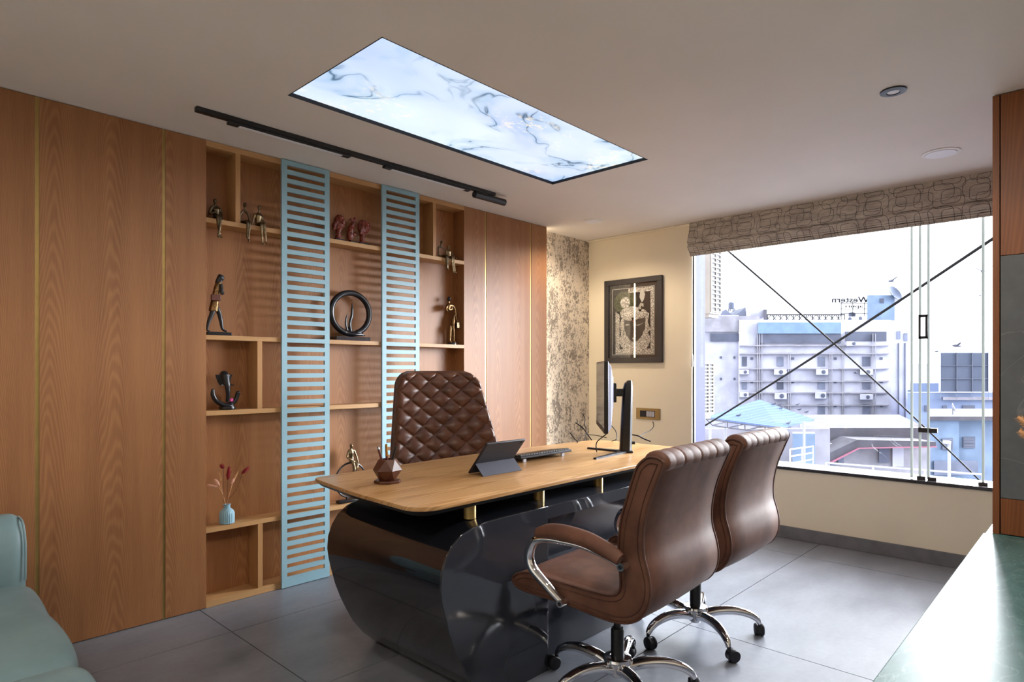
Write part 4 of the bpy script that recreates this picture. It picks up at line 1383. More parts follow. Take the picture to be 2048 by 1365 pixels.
XP = XF - 0.030
fm = MB()
fw = 0.046
fm.box(XP, PY0, PZ0, XF, PY1, PZ0 + fw); fm.box(XP, PY0, PZ1 - fw, XF, PY1, PZ1)
fm.box(XP, PY0, PZ0 + fw, XF, PY0 + fw, PZ1 - fw); fm.box(XP, PY1 - fw, PZ0 + fw, XF, PY1, PZ1 - fw)
fm.build('frame', M['framegrey'], pf, bevel=0.002)
MB().box(XF - 0.012, PY0 + fw, PZ0 + fw, XF - 0.001, PY1 - fw, PZ1 - fw).build('mount', M['artmount'], pf, smooth=0)


def poly_art(pts, mat, name, lift):
    yz = [pp(*p) for p in pts]
    return MB().prism(yz, 'x', XF - 0.012 - lift, XF - 0.0118).build(name, mat, pf, smooth=0)


def ell(cx, cy, rx, ry, a0=0, a1=2 * PI, n=28):
    return [(cx + rx * math.cos(a0 + (a1 - a0) * k / n), cy + ry * math.sin(a0 + (a1 - a0) * k / n)) for k in range(n + (0 if abs(a1 - a0 - 2 * PI) < 1e-6 else 1))]


def bar(x0, y0, x1, y1):
    return [(x0, y0), (x1, y0), (x1, y1), (x0, y1)]


bx = (0.13, 0.095, 0.865, 0.89)
m = MB()
for r in ((0.13, 0.095, 0.865, 0.100), (0.13, 0.885, 0.865, 0.890), (0.13, 0.095, 0.1365, 0.89), (0.8585, 0.095, 0.865, 0.89)):
    a = pp(r[0], r[1]); b = pp(r[2], r[3])
    m.box(XF - 0.0135, a[0], a[1], XF - 0.0118, b[0], b[1])
m.build('white_fillet', M['artwhite'], pf, smooth=0)
poly_art(bar(0.1365, 0.10, 0.8585, 0.885), M['artblack'], 'ground', 0.0006)
m = MB()
for r in ((0.19, 0.105, 0.855, 0.165), (0.42, 0.83, 0.855, 0.88), (0.19, 0.165, 0.265, 0.62), (0.80, 0.165, 0.855, 0.83)):
    a = pp(r[0], r[1]); b = pp(r[2], r[3])
    m.box(XF - 0.0132, a[0], a[1], XF - 0.0118, b[0], b[1])
m.build('ornate_border', M['silver'], pf, smooth=0)
poly_art(ell(0.335, 0.71, 0.17, 0.145), M['artgreen'], 'feather_fan', 0.0012)
poly_art(ell(0.50, 0.74, 0.07, 0.10), M['artgreen'], 'feather_fan', 0.0011)
poly_art(ell(0.53, 0.27, 0.265, 0.155), M['silver'], 'collar', 0.0016)
poly_art([(0.30, 0.30), (0.27, 0.45), (0.30, 0.53), (0.36, 0.53), (0.36, 0.30)], M['silver'], 'earring', 0.0018)
poly_art([(0.71, 0.33), (0.80, 0.38), (0.755, 0.47), (0.775, 0.575), (0.74, 0.59), (0.71, 0.53)], M['silver'], 'earring', 0.0018)
face = [(0.345, 0.52), (0.35, 0.42), (0.385, 0.335), (0.44, 0.275), (0.51, 0.245), (0.585, 0.265), (0.655, 0.315), (0.70, 0.395), (0.715, 0.52), (0.60, 0.545), (0.45, 0.545)]
poly_art(face, M['artface'], 'face', 0.0024)
poly_art(ell(0.47, 0.585, 0.195, 0.085), M['silver'], 'turban', 0.003)
poly_art(ell(0.64, 0.575, 0.10, 0.055), M['silver'], 'turban', 0.0034)
poly_art([(0.61, 0.60), (0.60, 0.66), (0.635, 0.705), (0.68, 0.69), (0.69, 0.655), (0.665, 0.655), (0.65, 0.675), (0.635, 0.655), (0.65, 0.60)], M['silver'], 'turban_crest', 0.0034)
poly_art(ell(0.365, 0.72, 0.085, 0.065), M['silver'], 'turban_fan', 0.003)
poly_art([(0.655, 0.705), (0.615, 0.77), (0.63, 0.85), (0.67, 0.86), (0.71, 0.80), (0.69, 0.74)], M['artwhite'], 'plume', 0.002)
poly_art([(0.36, 0.452), (0.40, 0.462), (0.45, 0.452), (0.40, 0.446)], M['artwhite'], 'eye', 0.0028)
poly_art([(0.53, 0.445), (0.60, 0.447), (0.69, 0.468), (0.60, 0.438)], M['artwhite'], 'eye', 0.0028)
poly_art([(0.35, 0.485), (0.40, 0.497), (0.455, 0.488), (0.40, 0.490)], M['artline'], 'brow', 0.0028)
poly_art([(0.53, 0.485), (0.60, 0.505), (0.69, 0.50), (0.60, 0.497)], M['artline'], 'brow', 0.0028)
poly_art([(0.50, 0.44), (0.485, 0.395), (0.505, 0.385), (0.53, 0.39), (0.515, 0.44)], M['artline'], 'nose', 0.0028)
poly_art([(0.47, 0.357), (0.505, 0.362), (0.56, 0.368), (0.51, 0.347)], M['artline'], 'mouth', 0.0028)
poly_art(ell(0.505, 0.287, 0.014, 0.010), M['artwhite'], 'chin_gem', 0.0028)
poly_art([(0.475, 0.525), (0.50, 0.49), (0.515, 0.49), (0.545, 0.525), (0.52, 0.535), (0.49, 0.535)], M['artred'], 'forehead_mark', 0.0030)
MB().box(XF - 0.0185, PY0 + fw, PZ0 + fw, XF - 0.018, PY1 - fw, PZ1 - fw).build('glazing', M['picture_glass'], pf, smooth=0)

so = thing('wall_socket', 'brass plate with a three-pin socket and switches on the cream wall', 'socket', (XF, 2.875, 0.862))
MB().box(XF - 0.009, 2.757, 0.814, XF, 2.993, 0.910).build('plate', mat_plain('dull_brass', '#8d7b57', 0.42, 0.9), so, bevel=0.002)
MB().box(XF - 0.011, 2.905, 0.838, XF - 0.008, 2.948, 0.885).build('socket_insert', M['grey_plastic'], so, bevel=0.001)
for dy, dz in ((0.0, 0.012), (-0.011, -0.010), (0.011, -0.010)):
    MB().cyl((XF - 0.0114, 2.9265 + dy, 0.862 + dz), (XF - 0.0105, 2.9265 + dy, 0.862 + dz), 0.0032, None, 10).build('pin_hole', M['black'], so)
for y in (2.862, 2.835, 2.808):
    MB().box(XF - 0.0125, y, 0.838, XF - 0.008, y + 0.025, 0.885).build('switch', M['grey_plastic'], so, bevel=0.001)
MB().box(XF - 0.0113, 2.804, 0.834, XF - 0.0085, 2.952, 0.889).build('switch_frame', M['darkgrey'], so, bevel=0.001)

# ================================================================== roman blind
BY0, BY1 = 0.27, 2.462
bl = thing('roman_blind', 'patterned grey-beige roman blind gathered up at the window top', 'blind', (XF, 1.4, HC))


def drape(prof, name, par, sag=0.0):
    m = MB()
    n = 40
    front = []
    rings = []
    for i in range(n + 1):
        y = BY0 + (BY1 - BY0) * i / n
        wob = 0.003 * math.sin(i * 0.9) + 0.002 * math.sin(i * 2.3)
        ring = [(x + wob * k, y, z) for (x, z, k) in prof]
        rings.append(ring)
    m.rings(rings)
    return m.build(name, M['fabric'], par, smooth=50)


drape([(4.755, 2.436, 0), (4.72, 2.436, 0), (4.722, 2.40, 0.2), (4.715, 2.36, 0.6), (4.70, 2.315, 1), (4.686, 2.285, 1), (4.688, 2.268, 1), (4.70, 2.263, 0.6), (4.73, 2.28, 0), (4.755, 2.30, 0)], 'valance', bl)
drape([(4.755, 2.30, 0), (4.71, 2.275, 0), (4.696, 2.258, 0.6), (4.692, 2.238, 1), (4.698, 2.222, 0.6), (4.72, 2.218, 0), (4.755, 2.24, 0)], 'fold', bl)
for k, (z0, z1, x) in enumerate(((2.226, 2.209, 4.704), (2.212, 2.196, 4.716), (2.199, 2.183, 4.728), (2.187, 2.170, 4.738))):
    drape([(4.76, z0, 0), (x + 0.01, z0 + 0.004, 0), (x, (z0 + z1) / 2 + 0.002, 0.5), (x + 0.006, z1, 0.3), (4.76, z1 + 0.004, 0)], 'fold', bl)
MB().cyl((4.748, 2.452, 2.19), (4.748, 2.452, 1.37), 0.0035, None, 8).build('bead_chain', M['white_plastic'], bl)
MB().lathe([(0.004, 0.11), (0.008, 0.10), (0.011, 0.05), (0.012, 0.02), (0.009, 0.004), (0.004, 0.0)], (4.748, 2.452, 1.265), 16).build('tassel', M['white_plastic'], bl)

# ================================================================== cabinet and counter on the right
XC = 3.442
cb = thing('tall_cabinet', 'tall teak cabinet with a grey stone panel, right of the window', 'cabinet', (4.1, -0.1, 0.527))
MB().box(XC, 0.332, 0.527, 4.70, 0.356, HC - 0.004).build('side_panel', M['teak'], cb)
MB().box(XC + 0.02, NR + 0.004, 0.527, 4.70, 0.330, HC - 0.004).build('body', M['black_matte'], cb)
MB().box(XC, NR + 0.004, 1.738, XC + 0.019, 0.328, HC - 0.004).build('upper_panel', M['teak'], cb, bevel=0.001)
MB().box(XC + 0.001, NR + 0.004, 0.686, XC + 0.019, 0.328, 1.736).build('stone_panel', M['slate'], cb, bevel=0.001)
MB().box(XC, NR + 0.004, 0.530, XC + 0.019, 0.328, 0.684).build('lower_panel', M['teak'], cb, bevel=0.001)
ct = thing('counter', 'long low counter with a pale green marble top along the right wall', 'counter', (2.6, -0.1, 0))
MB().box(0.75, NR + 0.004, 0.485, 3.43, 0.388, 0.5255).build('marble_top', M['marble'], ct, bevel=0.003)
MB().box(3.432, NR + 0.004, 0.485, 4.70, 0.381, 0.5265).build('marble_ledge', M['marble'], ct, bevel=0.003)
MB().box(0.80, NR + 0.004, 0.001, 4.70, 0.34, 0.485).build('carcass', M['grey_reflector'], ct)  # made pale grey to brighten what the desk base mirrors

# pampas vase at the right
pv = thing('vase', 'round clay vase holding furry dried grass on the marble counter', 'vase', (2.56, 0.05, 0.5255))
MB().lathe([(0.04, 0), (0.06, 0.03), (0.065, 0.09), (0.045, 0.16), (0.028, 0.20), (0.034, 0.22), (0.026, 0.22), (0.022, 0.19)], (2.56, 0.05, 0.5255), 32).build('vessel', M['white_plastic'], pv)


def pampas(tip, bend, label):
    t = thing('pampas_stem', label, 'dried grass', (2.56, 0.05, 0.60), 0, 'pampas stems in the clay vase')
    tip = Vector(tip); bend = Vector(bend)
    MB().tube([(2.56, 0.05, 0.60), (2.563, 0.052, 0.76), tuple(bend)], 0.0018, 6).build('stalk', M['straw'], t)
    m = MB()
    d = tip - bend
    n = 8
    path = [bend + d * (i / n) for i in range(n + 1)]
    m.tube(path, [0.012 * max(0.2, math.sin(PI * min(0.95, (i + 0.8) / (n + 1.4))) ** 0.7) for i in range(n + 1)], 8, 0)
    o1 = d.orthogonal().normalized(); o2 = d.normalized().cross(o1)
    for i in range(260):
        f = random.random(); an = random.random() * 2 * PI
        rad = 0.011 * math.sin(PI * (0.06 + 0.86 * f)) ** 0.7
        e1 = o1 * math.cos(an) + o2 * math.sin(an)
        c = bend + d * f + e1 * rad
        m.cyl(c, c + e1 * 0.007 + d.normalized() * 0.005, 0.0006, 0.0002, 4)
    m.build('plume', M['straw'], t, smooth=60)


pampas((2.59, 0.203, 1.09), (2.575, 0.13, 1.03), 'upper furry grass plume at the right edge, by the grey stone panel')
pampas((2.59, 0.199, 1.046), (2.575, 0.12, 0.985), 'lower furry grass plume at the right edge, by the grey stone panel')

# ================================================================== visitor chairs
vc = thing('visitor_chair', 'nearer brown leather swivel chair with chrome arms, in front of the desk', 'office chair', (0, 0, 0), 0, 'brown visitor chairs')
bprof = [(-0.335, 0.945), (-0.315, 0.885), (-0.284, 0.805), (-0.265, 0.716), (-0.265, 0.641), (-0.281, 0.584), (-0.290, 0.531), (-0.283, 0.474), (-0.252, 0.424), (-0.205, 0.396), (-0.146, 0.386), (-0.076, 0.388), (0.038, 0.398), (0.156, 0.400), (0.24, 0.402), (0.288, 0.413), (0.304, 0.440), (0.272, 0.466)]
fprof = [(0.22, 0.478), (0.127, 0.477), (0.023, 0.474), (-0.084, 0.473), (-0.148, 0.480), (-0.172, 0.505), (-0.172, 0.56), (-0.166, 0.642), (-0.176, 0.738), (-0.2, 0.819), (-0.221, 0.883), (-0.242, 0.930), (-0.285, 0.960)]


def cr_loop(pts, s=4):
    out = []
    n = len(pts)
    for i in range(n):
        p0, p1, p2, p3 = (Vector(pts[(i + k - 1) % n]) for k in range(4))
        for q in range(s):
            t = q / s
            out.append(0.5 * ((2 * p1) + (p2 - p0) * t + (2 * p0 - 5 * p1 + 4 * p2 - p3) * t * t + (3 * p1 - p0 - 3 * p2 + p3) * t ** 3))
    return out


loop = cr_loop(bprof + fprof)
area = sum(loop[i - 1].x * loop[i].y - loop[i].x * loop[i - 1].y for i in range(len(loop)))


def inset_loop(lp, d):
    out = []
    n = len(lp)
    for i in range(n):
        t = (lp[(i + 1) % n] - lp[i - 1]).normalized()
        nr = Vector((-t.y, t.x)) if area > 0 else Vector((t.y, -t.x))
        out.append(lp[i] + nr * d)
    return out


HWC = 0.272
m = MB()
rs = []
for x, d in ((-HWC, 0.012), (-HWC + 0.003, 0.004), (-HWC + 0.012, 0.0), (-0.12, -0.004), (0.0, -0.005), (0.12, -0.004), (HWC - 0.012, 0.0), (HWC - 0.003, 0.004), (HWC, 0.012)):
    rs.append([(x, p.x, p.y) for p in inset_loop(loop, d)])
m.rings(rs)
m.build('upholstered_shell', M['leather'], vc, smooth=35, world=False)
for s in (-1, 1):
    m = MB()
    lp = inset_loop(loop, 0.002)
    m.tube([(s * (HWC - 0.001), p.x, p.y) for p in lp] + [(s * (HWC - 0.001), lp[0].x, lp[0].y)], 0.0045, 6, 0)
    m.build('piping', M['leather_d'], vc, smooth=60, world=False)
# side inset lines
for s in (-1, 1):
    m = MB()
    lp = inset_loop(loop, 0.022)
    m.tube([(s * (HWC + 0.0005), p.x, p.y) for p in lp] + [(s * (HWC + 0.0005), lp[0].x, lp[0].y)], 0.0022, 6, 0)
    m.build('side_seam', M['leather_d'], vc, smooth=60, world=False)
# tufted roll along the top and down the front of the backrest
m = MB()
nx = 84
rings = []
for i in range(nx + 1):
    x = -HWC + 0.010 + (2 * HWC - 0.02) * i / nx
    u = (i / nx) * 8.0
    puff = abs(math.sin(PI * u)) ** 0.25
    endf = min(1.0, min(i, nx - i) / 3.0) ** 0.5
    ring = []
    r = 0.0345 + 0.003 * puff
    r *= 0.75 + 0.25 * endf
    cxx, czz = -0.297, 0.940
    for k in range(20):
        a = 2 * PI * k / 20
        ring.append((x + 0.018 * math.sin(a) * 0.0, cxx + r * 1.25 * math.cos(a), czz + r * math.sin(a)))
    rings.append(ring)
m.rings(rings)
m.build('headrest_roll', M['leather'], vc, smooth=70, world=False)
# front padding of backrest and seat
m = MB()
nu, nv = 40, 14
grid = []
fpts = [(-0.176, 0.52), (-0.168, 0.60), (-0.162, 0.66), (-0.172, 0.74), (-0.196, 0.82), (-0.218, 0.885), (-0.24, 0.925)]
rings = []
for i in range(nu + 1):
    x = -0.245 + 0.49 * i / nu
    e = min(1.0, min(i, nu - i) / 4.0) ** 0.5
    ring = []
    for j, (y, z) in enumerate(fpts):
        ev = 0.3 if j in (0, len(fpts) - 1) else 1.0
        ring.append((x, y - 0.01 + 0.035 * e * ev * (0.85 + 0.15 * abs(math.sin(PI * i / nu * 6))), z))
    for (y, z) in reversed(fpts):
        ring.append((x, y - 0.02, z))
    rings.append(ring)
m.rings(rings)
m.build('back_pad', M['leather'], vc, smooth=60, world=False)
m = MB()
rings = []
for j in range(13):
    f = j / 12
    y = -0.168 + 0.425 * f
    e = min(1.0, min(j, 12 - j) / 2.5) ** 0.5
    ring = []
    for k in range(17):
        g2 = k / 16
        ex = (1 - abs(2 * g2 - 1) ** 4) ** 0.6
        ring.append((-0.262 + 0.524 * g2, y, 0.466 + 0.026 * e * ex))
    for k in range(16, -1, -1):
        ring.append((-0.262 + 0.524 * k / 16, y, 0.455))
    rings.append(ring)
m.rings(rings)
m.build('seat_pad', M['leather'], vc, smooth=60, world=False)
for s in (-1, 1):
    xa = s * 0.312
    tb = MB().tube([(s * 0.300, 0.042, 0.412), (xa, 0.10, 0.462), (xa, 0.168, 0.512), (xa, 0.186, 0.560), (xa, 0.164, 0.612), (xa, 0.115, 0.630), (xa, 0.04, 0.634), (xa, -0.05, 0.632), (xa, -0.14, 0.616), (s * 0.305, -0.205, 0.592)],
                   [0.013, 0.0165, 0.019, 0.019, 0.0175, 0.013, 0.010, 0.009, 0.009, 0.010], 14, 6).build('arm_loop', M['chrome'], vc, smooth=60, world=False)
    for (y, z) in ((0.044, 0.414), (-0.203, 0.594)):
        MB().cyl((s * 0.318, y, z), (s * 0.262, y, z), 0.013, None, 18).build('bolt_boss', M['chrome'], tb, world=False)
        MB().cyl((s * 0.3195, y, z), (s * 0.3178, y, z), 0.007, None, 14).build('bolt_recess', M['black'], tb, world=False)
    MB().tube([(xa, 0.148, 0.648), (xa, 0.10, 0.662), (xa, 0.03, 0.668), (xa, -0.07, 0.660), (xa, -0.15, 0.638), (xa, -0.20, 0.618)], [0.020, 0.028, 0.030, 0.030, 0.028, 0.022], 14, 6, 0.72).build('arm_pad', M['leather'], vc, smooth=70, world=False)
MB().box(-0.10, -0.10, 0.355, 0.10, 0.10, 0.395).build('tilt_mechanism', M['black'], vc, bevel=0.008, world=False)
MB().lathe([(0.012, 0), (0.025, 0.008), (0.026, 0.03), (0.015, 0.04)], (0.0, 0.16, 0.35), 16).build('tension_knob', M['black'], vc, world=False)
MB().cyl((0, 0, 0.10), (0, 0, 0.37), 0.0145, None, 20).build('gas_piston', M['black'], vc, world=False)
MB().lathe([(0.0255, 0.07), (0.0255, 0.238), (0.022, 0.245), (0.015, 0.245)], (0, 0, 0), 24).build('gas_sleeve', M['black'], vc, world=False)
MB().lathe([(0.022, 0.058), (0.024, 0.062), (0.024, 0.072), (0.040, 0.072), (0.041, 0.115), (0.053, 0.118), (0.056, 0.125), (0.053, 0.134), (0.038, 0.138), (0.0257, 0.136)], (0, 0, 0), 32).build('hub', M['chrome'], vc, world=False)
ANG = [18, 90, 162, 234, 306]
for k, an in enumerate(ANG):
    a = math.radians(an)
    ca, sa_ = math.cos(a), math.sin(a)

    def L(r, z, off=0.0):
        return (ca * r - sa_ * off, sa_ * r + ca * off, z)
    lg = MB().tube([L(0.026, 0.092), L(0.09, 0.112), L(0.17, 0.118), L(0.235, 0.106), L(0.275, 0.085), L(0.292, 0.062)], [0.023, 0.0235, 0.0215, 0.0185, 0.0155, 0.012], 14, 6, 0.85).build('leg', M['chrome'], vc, smooth=60, world=False)
    sw = a + random.uniform(0.5, 1.6)
    cs, ss = math.cos(sw), math.sin(sw)
    c = Vector(L(0.292, 0.0))
    wc = c + Vector((cs * 0.018, ss * 0.018, 0.027))
    axv = Vector((-ss, cs, 0))
    cst = MB()
    cst.cyl(c + Vector((0, 0, 0.045)), c + Vector((0, 0, 0.066)), 0.008, None, 12)
    cst.cyl(wc - axv * 0.007, wc + axv * 0.007, 0.0255, None, 20)
    cst.lathe([(0.012, -0.016), (0.0285, -0.010), (0.0285, 0.010), (0.012, 0.016)], wc + Vector((0, 0, 0.004)), 20, ax=axv) if False else None
    cas = cst.build('castor', M['black'], lg, smooth=40, world=False)
    for s in (-1, 1):
        MB().lathe([(0.010, 0.0), (0.025, 0.001), (0.027, 0.004), (0.027, 0.012), (0.024, 0.016), (0.01, 0.018)], wc + axv * s * 0.005, 22, ax=axv * s).build('wheel', M['darkgrey'], cas, smooth=40, world=False) if False else None
        w2 = MB().lathe([(0.010, 0.0), (0.025, 0.001), (0.027, 0.004), (0.027, 0.012), (0.024, 0.016), (0.01, 0.018)], wc + axv * s * 0.005, 22, ax=axv * s)
        cst2 = w2.build('castor_wheel', M['darkgrey'], lg, smooth=40, world=False)
vc2 = copy_tree(vc)
vc.location = (2.050, 1.370, 0)
vc.rotation_euler = (0, 0, math.radians(2.5))
vc2.location = (2.745, 1.400, 0)
vc2.rotation_euler = (0, 0, math.radians(1.0))
vc2['label'] = 'farther brown leather swivel chair with chrome arms, nearer the window'

# ================================================================== quilted executive chair
ex = thing('executive_chair', 'tall brown quilted leather swivel chair behind the desk', 'office chair', (2.366, 2.78, 0), math.radians(-20))
ZTOP = 1.232


def exw(z):
    return 0.319 + (0.254 - 0.319) * (z - 0.8) / 0.4


def exb(z):
    return 0.113 * (z - 0.8) / 0.4


def xlim(z):
    w0 = exw(z)
    r = 0.085
    if z > ZTOP - r:
        q = min(1.0, (z - (ZTOP - r)) / r)
        return w0 - r * (1 - math.sqrt(max(0, 1 - q * q)))
    zb = 0.50
    if z < zb + r:
        q = min(1.0, (zb + r - z) / r)
        return w0 - r * (1 - math.sqrt(max(0, 1 - q * q)))
    return w0


NU, NV = 170, 210
V = []
Fc = []
z0b = 0.50
for j in range(NV + 1):
    # denser rows near the top corner
    f = j / NV
    z = z0b + (ZTOP - z0b) * (f - 0.035 * math.sin(2 * PI * f))
    hw = xlim(z)
    for i in range(NU + 1):
        u = -1 + 2 * i / NU
        x = hw * u
        # diamond quilting
        p = (x / 0.126 + (z - 0.62) / 0.101)
        q = (x / 0.126 - (z - 0.62) / 0.101)
        h = (abs(math.sin(PI * p)) * abs(math.sin(PI * q))) ** 0.29
        ed = min(1.0, (1 - abs(u)) * hw / 0.035, (ZTOP - z) / 0.035 + 0.0, (z - z0b) / 0.03)
        ed = math.sqrt(max(0.0, 1 - (1 - max(0, ed)) ** 2))
        curve = 0.055 * (x / 0.3) ** 2
        dep = -0.045 * ed - 0.024 * h * ed - curve
        V.append((x, exb(z) + dep, z))
nf = len(V)
for j in range(NV):
    for i in range(NU):
        a = j * (NU + 1) + i
        Fc.append((a, a + 1, a + NU + 2, a + NU + 1))
m = MB().add(V, Fc)
m.build('quilted_backrest', M['leather_q'], ex, smooth=60, world=False)
m = MB()
rs = []
for j in range(41):
    z = z0b + 0.001 + (ZTOP - z0b - 0.002) * j / 40
    hw = max(0.02, xlim(z))
    ring = []
    for k in range(13):
        u = -1 + 2 * k / 12
        ring.append((hw * u, exb(z) - 0.055 * (hw * u / 0.3) ** 2 + 0.001, z))
    for k in range(12, -1, -1):
        u = -1 + 2 * k / 12
        ring.append((hw * u * 0.96, exb(z) - 0.055 * (hw * u / 0.3) ** 2 + 0.035, z))
    rs.append(ring)
m.rings(rs)
m.build('backrest_shell', M['leather_d'], ex, smooth=40, world=False)
pts = []
for j in range(60):
    z = z0b + 0.02 + (ZTOP - z0b - 0.021) * j / 59
    pts.append((xlim(z), exb(z) - 0.055 * (xlim(z) / 0.3) ** 2, z))
pts += [(-p[0], p[1], p[2]) for p in reversed(pts)]
MB().tube(pts, 0.005, 6, 0).build('piping', M['leather_d'], ex, smooth=60, world=False)
m = MB()
m.box(-0.25, -0.42, 0.40, 0.25, 0.02, 0.50)
m.build('seat', M['leather_q'], ex, bevel=0.035, bseg=4, world=False)
MB().cyl((0, -0.2, 0.1), (0, -0.2, 0.40), 0.025).build('gas_lift', M['black'], ex, world=False)
MB().cyl((0, -0.2, 0.07), (0, -0.2, 0.13), 0.04).build('hub', M['chrome'], ex, world=False)
for k in range(5):
    a = 2 * PI * k / 5 + 0.3
    c, s = math.cos(a), math.sin(a)
    MB().tube([(0.03 * c, -0.2 + 0.03 * s, 0.10), (0.17 * c, -0.2 + 0.17 * s, 0.115), (0.28 * c, -0.2 + 0.28 * s, 0.06)], [0.02, 0.018, 0.012]).build('leg', M['chrome'], ex, world=False)
    MB().lathe([(0.024, -0.018), (0.027, -0.01), (0.027, 0.01), (0.024, 0.018)], (0.285 * c, -0.2 + 0.285 * s, 0.027), 16, ax=(-s, c, 0)).build('castor', M['black'], ex, world=False)

# ================================================================== sofa
sf = thing('sofa', 'pale teal leather sofa, its rounded end at lower left', 'sofa', (-0.2, 2.6, 0))


def cushion(x0, x1, prof, name, rx):
    """profile (y, z) loop extruded along x with a rounded right end"""
    lp = cr_loop(prof, 5)
    cxm = sum(p.x for p in lp) / len(lp); czm = sum(p.y for p in lp) / len(lp)
    rs = [[(x0, p.x, p.y) for p in lp]]
    for k in range(9):
        a = PI / 2 * k / 8
        d = rx * (1 - math.cos(a))
        sc_ = 1 - 0.0
        ring = []
        for p in lp:
            v = Vector((p.x - cxm, p.y - czm))
            L_ = v.length
            v = v * max(0.1, (L_ - d) / L_)
            ring.append((x1 - rx + rx * math.sin(a), cxm + v.x, czm + v.y))
        rs.append(ring)
    return MB().rings(rs).build(name, M['sofa'], sf, smooth=60)


cushion(-1.1, 0.475, [(2.96, 0.36), (2.95, 0.50), (2.97, 0.62), (3.04, 0.685), (3.12, 0.67), (3.17, 0.58), (3.18, 0.40), (3.12, 0.30), (3.0, 0.30)], 'backrest', 0.05)
cushion(-1.1, 0.470, [(2.98, 0.36), (2.95, 0.43), (2.85, 0.462), (2.60, 0.468), (2.35, 0.455), (2.18, 0.425), (2.12, 0.37), (2.14, 0.27), (2.25, 0.22), (2.6, 0.20), (2.9, 0.22)], 'seat', 0.06)
cushion(-1.1, 0.470, [(2.17, 0.33), (2.13, 0.40), (2.05, 0.425), (1.90, 0.415), (1.70, 0.39), (1.58, 0.34), (1.57, 0.24), (1.65, 0.17), (1.9, 0.15), (2.12, 0.19)], 'front_cushion', 0.06)
MB().tube([(0.468, 2.955 + 0.0, 0.45), (0.470, 2.965, 0.58), (0.468, 3.0, 0.655), (0.462, 3.05, 0.675)], 0.004, 6).build('piping', M['sofa'], sf, smooth=60)
MB().box(-1.08, 1.68, 0.05, 0.42, 3.12, 0.26).build('base_frame', M['sofa'], sf, bevel=0.03)
for x in (-1.0, 0.34):
    for y in (1.75, 3.05):
        MB().cyl((x, y, 0.0), (x, y, 0.06), 0.02).build('foot', M['black'], sf)

# ================================================================== outside
struct('ground_outside', MB().box(5.5, -260, -14.2, 600, 500, -14.0), M['x_ground'], smooth=0)


class Ext:
    """flat-on block frame at distance t: corners named by what the eye sees at that distance"""
    def __init__(self, t):
        self.t = t

    def pt(self, px, py, dd=0.0):
        return P(px, py, self.t) + FW * dd

    def block(self, mb, x0, x1, y0, y1, d0, d1):
        # the block runs back along the sight line of its left edge, so only its front shows
        V = FW + RT * ((x0 - 1024) / FOC)
        q = [P(x0, y1, self.t), P(x1, y1, self.t), P(x1, y0, self.t), P(x0, y0, self.t)]
        mb.rings([[p + V * d0 for p in q], [p + V * d1 for p in q]])
        return mb

    def size(self, px):
        return px / FOC * self.t


T1 = 85.0
E1 = Ext(T1)
hot = thing('hotel_building', 'large white hotel block with pipes, air conditioners and a blue top band', 'building', tuple(P(1600, 741, T1 + 8) * 1.0 - UP * (P(1600, 741, T1).z + 14.0)))


def xpart(par, ext, rects, name, mat, d0, d1, **kw):
    for r in rects:
        ext.block(MB(), *r, d0, d1).build(name, mat, par, smooth=0, **kw)


yb = HZ + (CH + 14.0) / T1 * FOC
xpart(hot, E1, [(1478, 1782, 640, yb)], 'main_wall', M['x_white'], 0.0, 16.0)
xpart(hot, E1, [(1405, 1478, 630, yb)], 'left_wing', M['x_white'], 0.6, 14.0)
xpart(hot, E1, [(1516, 1681, 646, 668)], 'blue_band', M['x_blueband'], -0.5, 0.1)
xpart(hot, E1, [(1516, 1681, 668, 687)], 'strip_window', M['x_glassdark'], -0.35, 0.1)
xpart(hot, E1, [(1421, 1494, 667, 683)], 'strip_window', M['x_glassdark'], 0.3, 0.7)
xpart(hot, E1, [(1691, 1773, 664, 683)], 'strip_window', M['x_glassdark'], -0.1, 0.1)
xpart(hot, E1, [(1405, 1520, 632, 664)], 'parapet_sheet', M['x_white2'], 0.2, 0.65)
for y in (691, 707, 737, 762, 785, 810, 833):
    xpart(hot, E1, [(1478, 1776, y, y + 2.2)], 'ledge', M['x_white2'], -0.45, 0.1)
wins = [(1484, 1494), (1554, 1567), (1636, 1650), (1725, 1741)]
for (ya, yz) in ((714, 733), (761, 779), (809, 829)):
    for k, (a, b) in enumerate(wins):
        if ya == 809 and k < 2:
            continue
        xpart(hot, E1, [(a, b, ya, yz)], 'window', M['x_glass'] if (k + ya) % 3 else M['x_glassdark'], -0.12, 0.1)
    for a in (1501, 1583, 1668, 1760):
        if ya == 809 and a < 1590:
            continue
        xpart(hot, E1, [(a, a + 5.5, ya + 1, ya + 6)], 'vent_hole', M['x_glassdark'], -0.1, 0.1)
for a in (1440, 1467):
    for ya in (713, 756):
        xpart(hot, E1, [(a, a + 4, ya, ya + 4.5)], 'vent_hole', M['x_glassdark'], 0.5, 0.7)
for x in (1514, 1518, 1523, 1576, 1580, 1659, 1663, 1684, 1687, 1745, 1750):
    E1.block(MB(), x, x + 1.7, 668 if x < 1530 or x > 1680 else 705, 860, -0.4, -0.2).build('drain_pipe', M['x_white2'], hot, smooth=0)
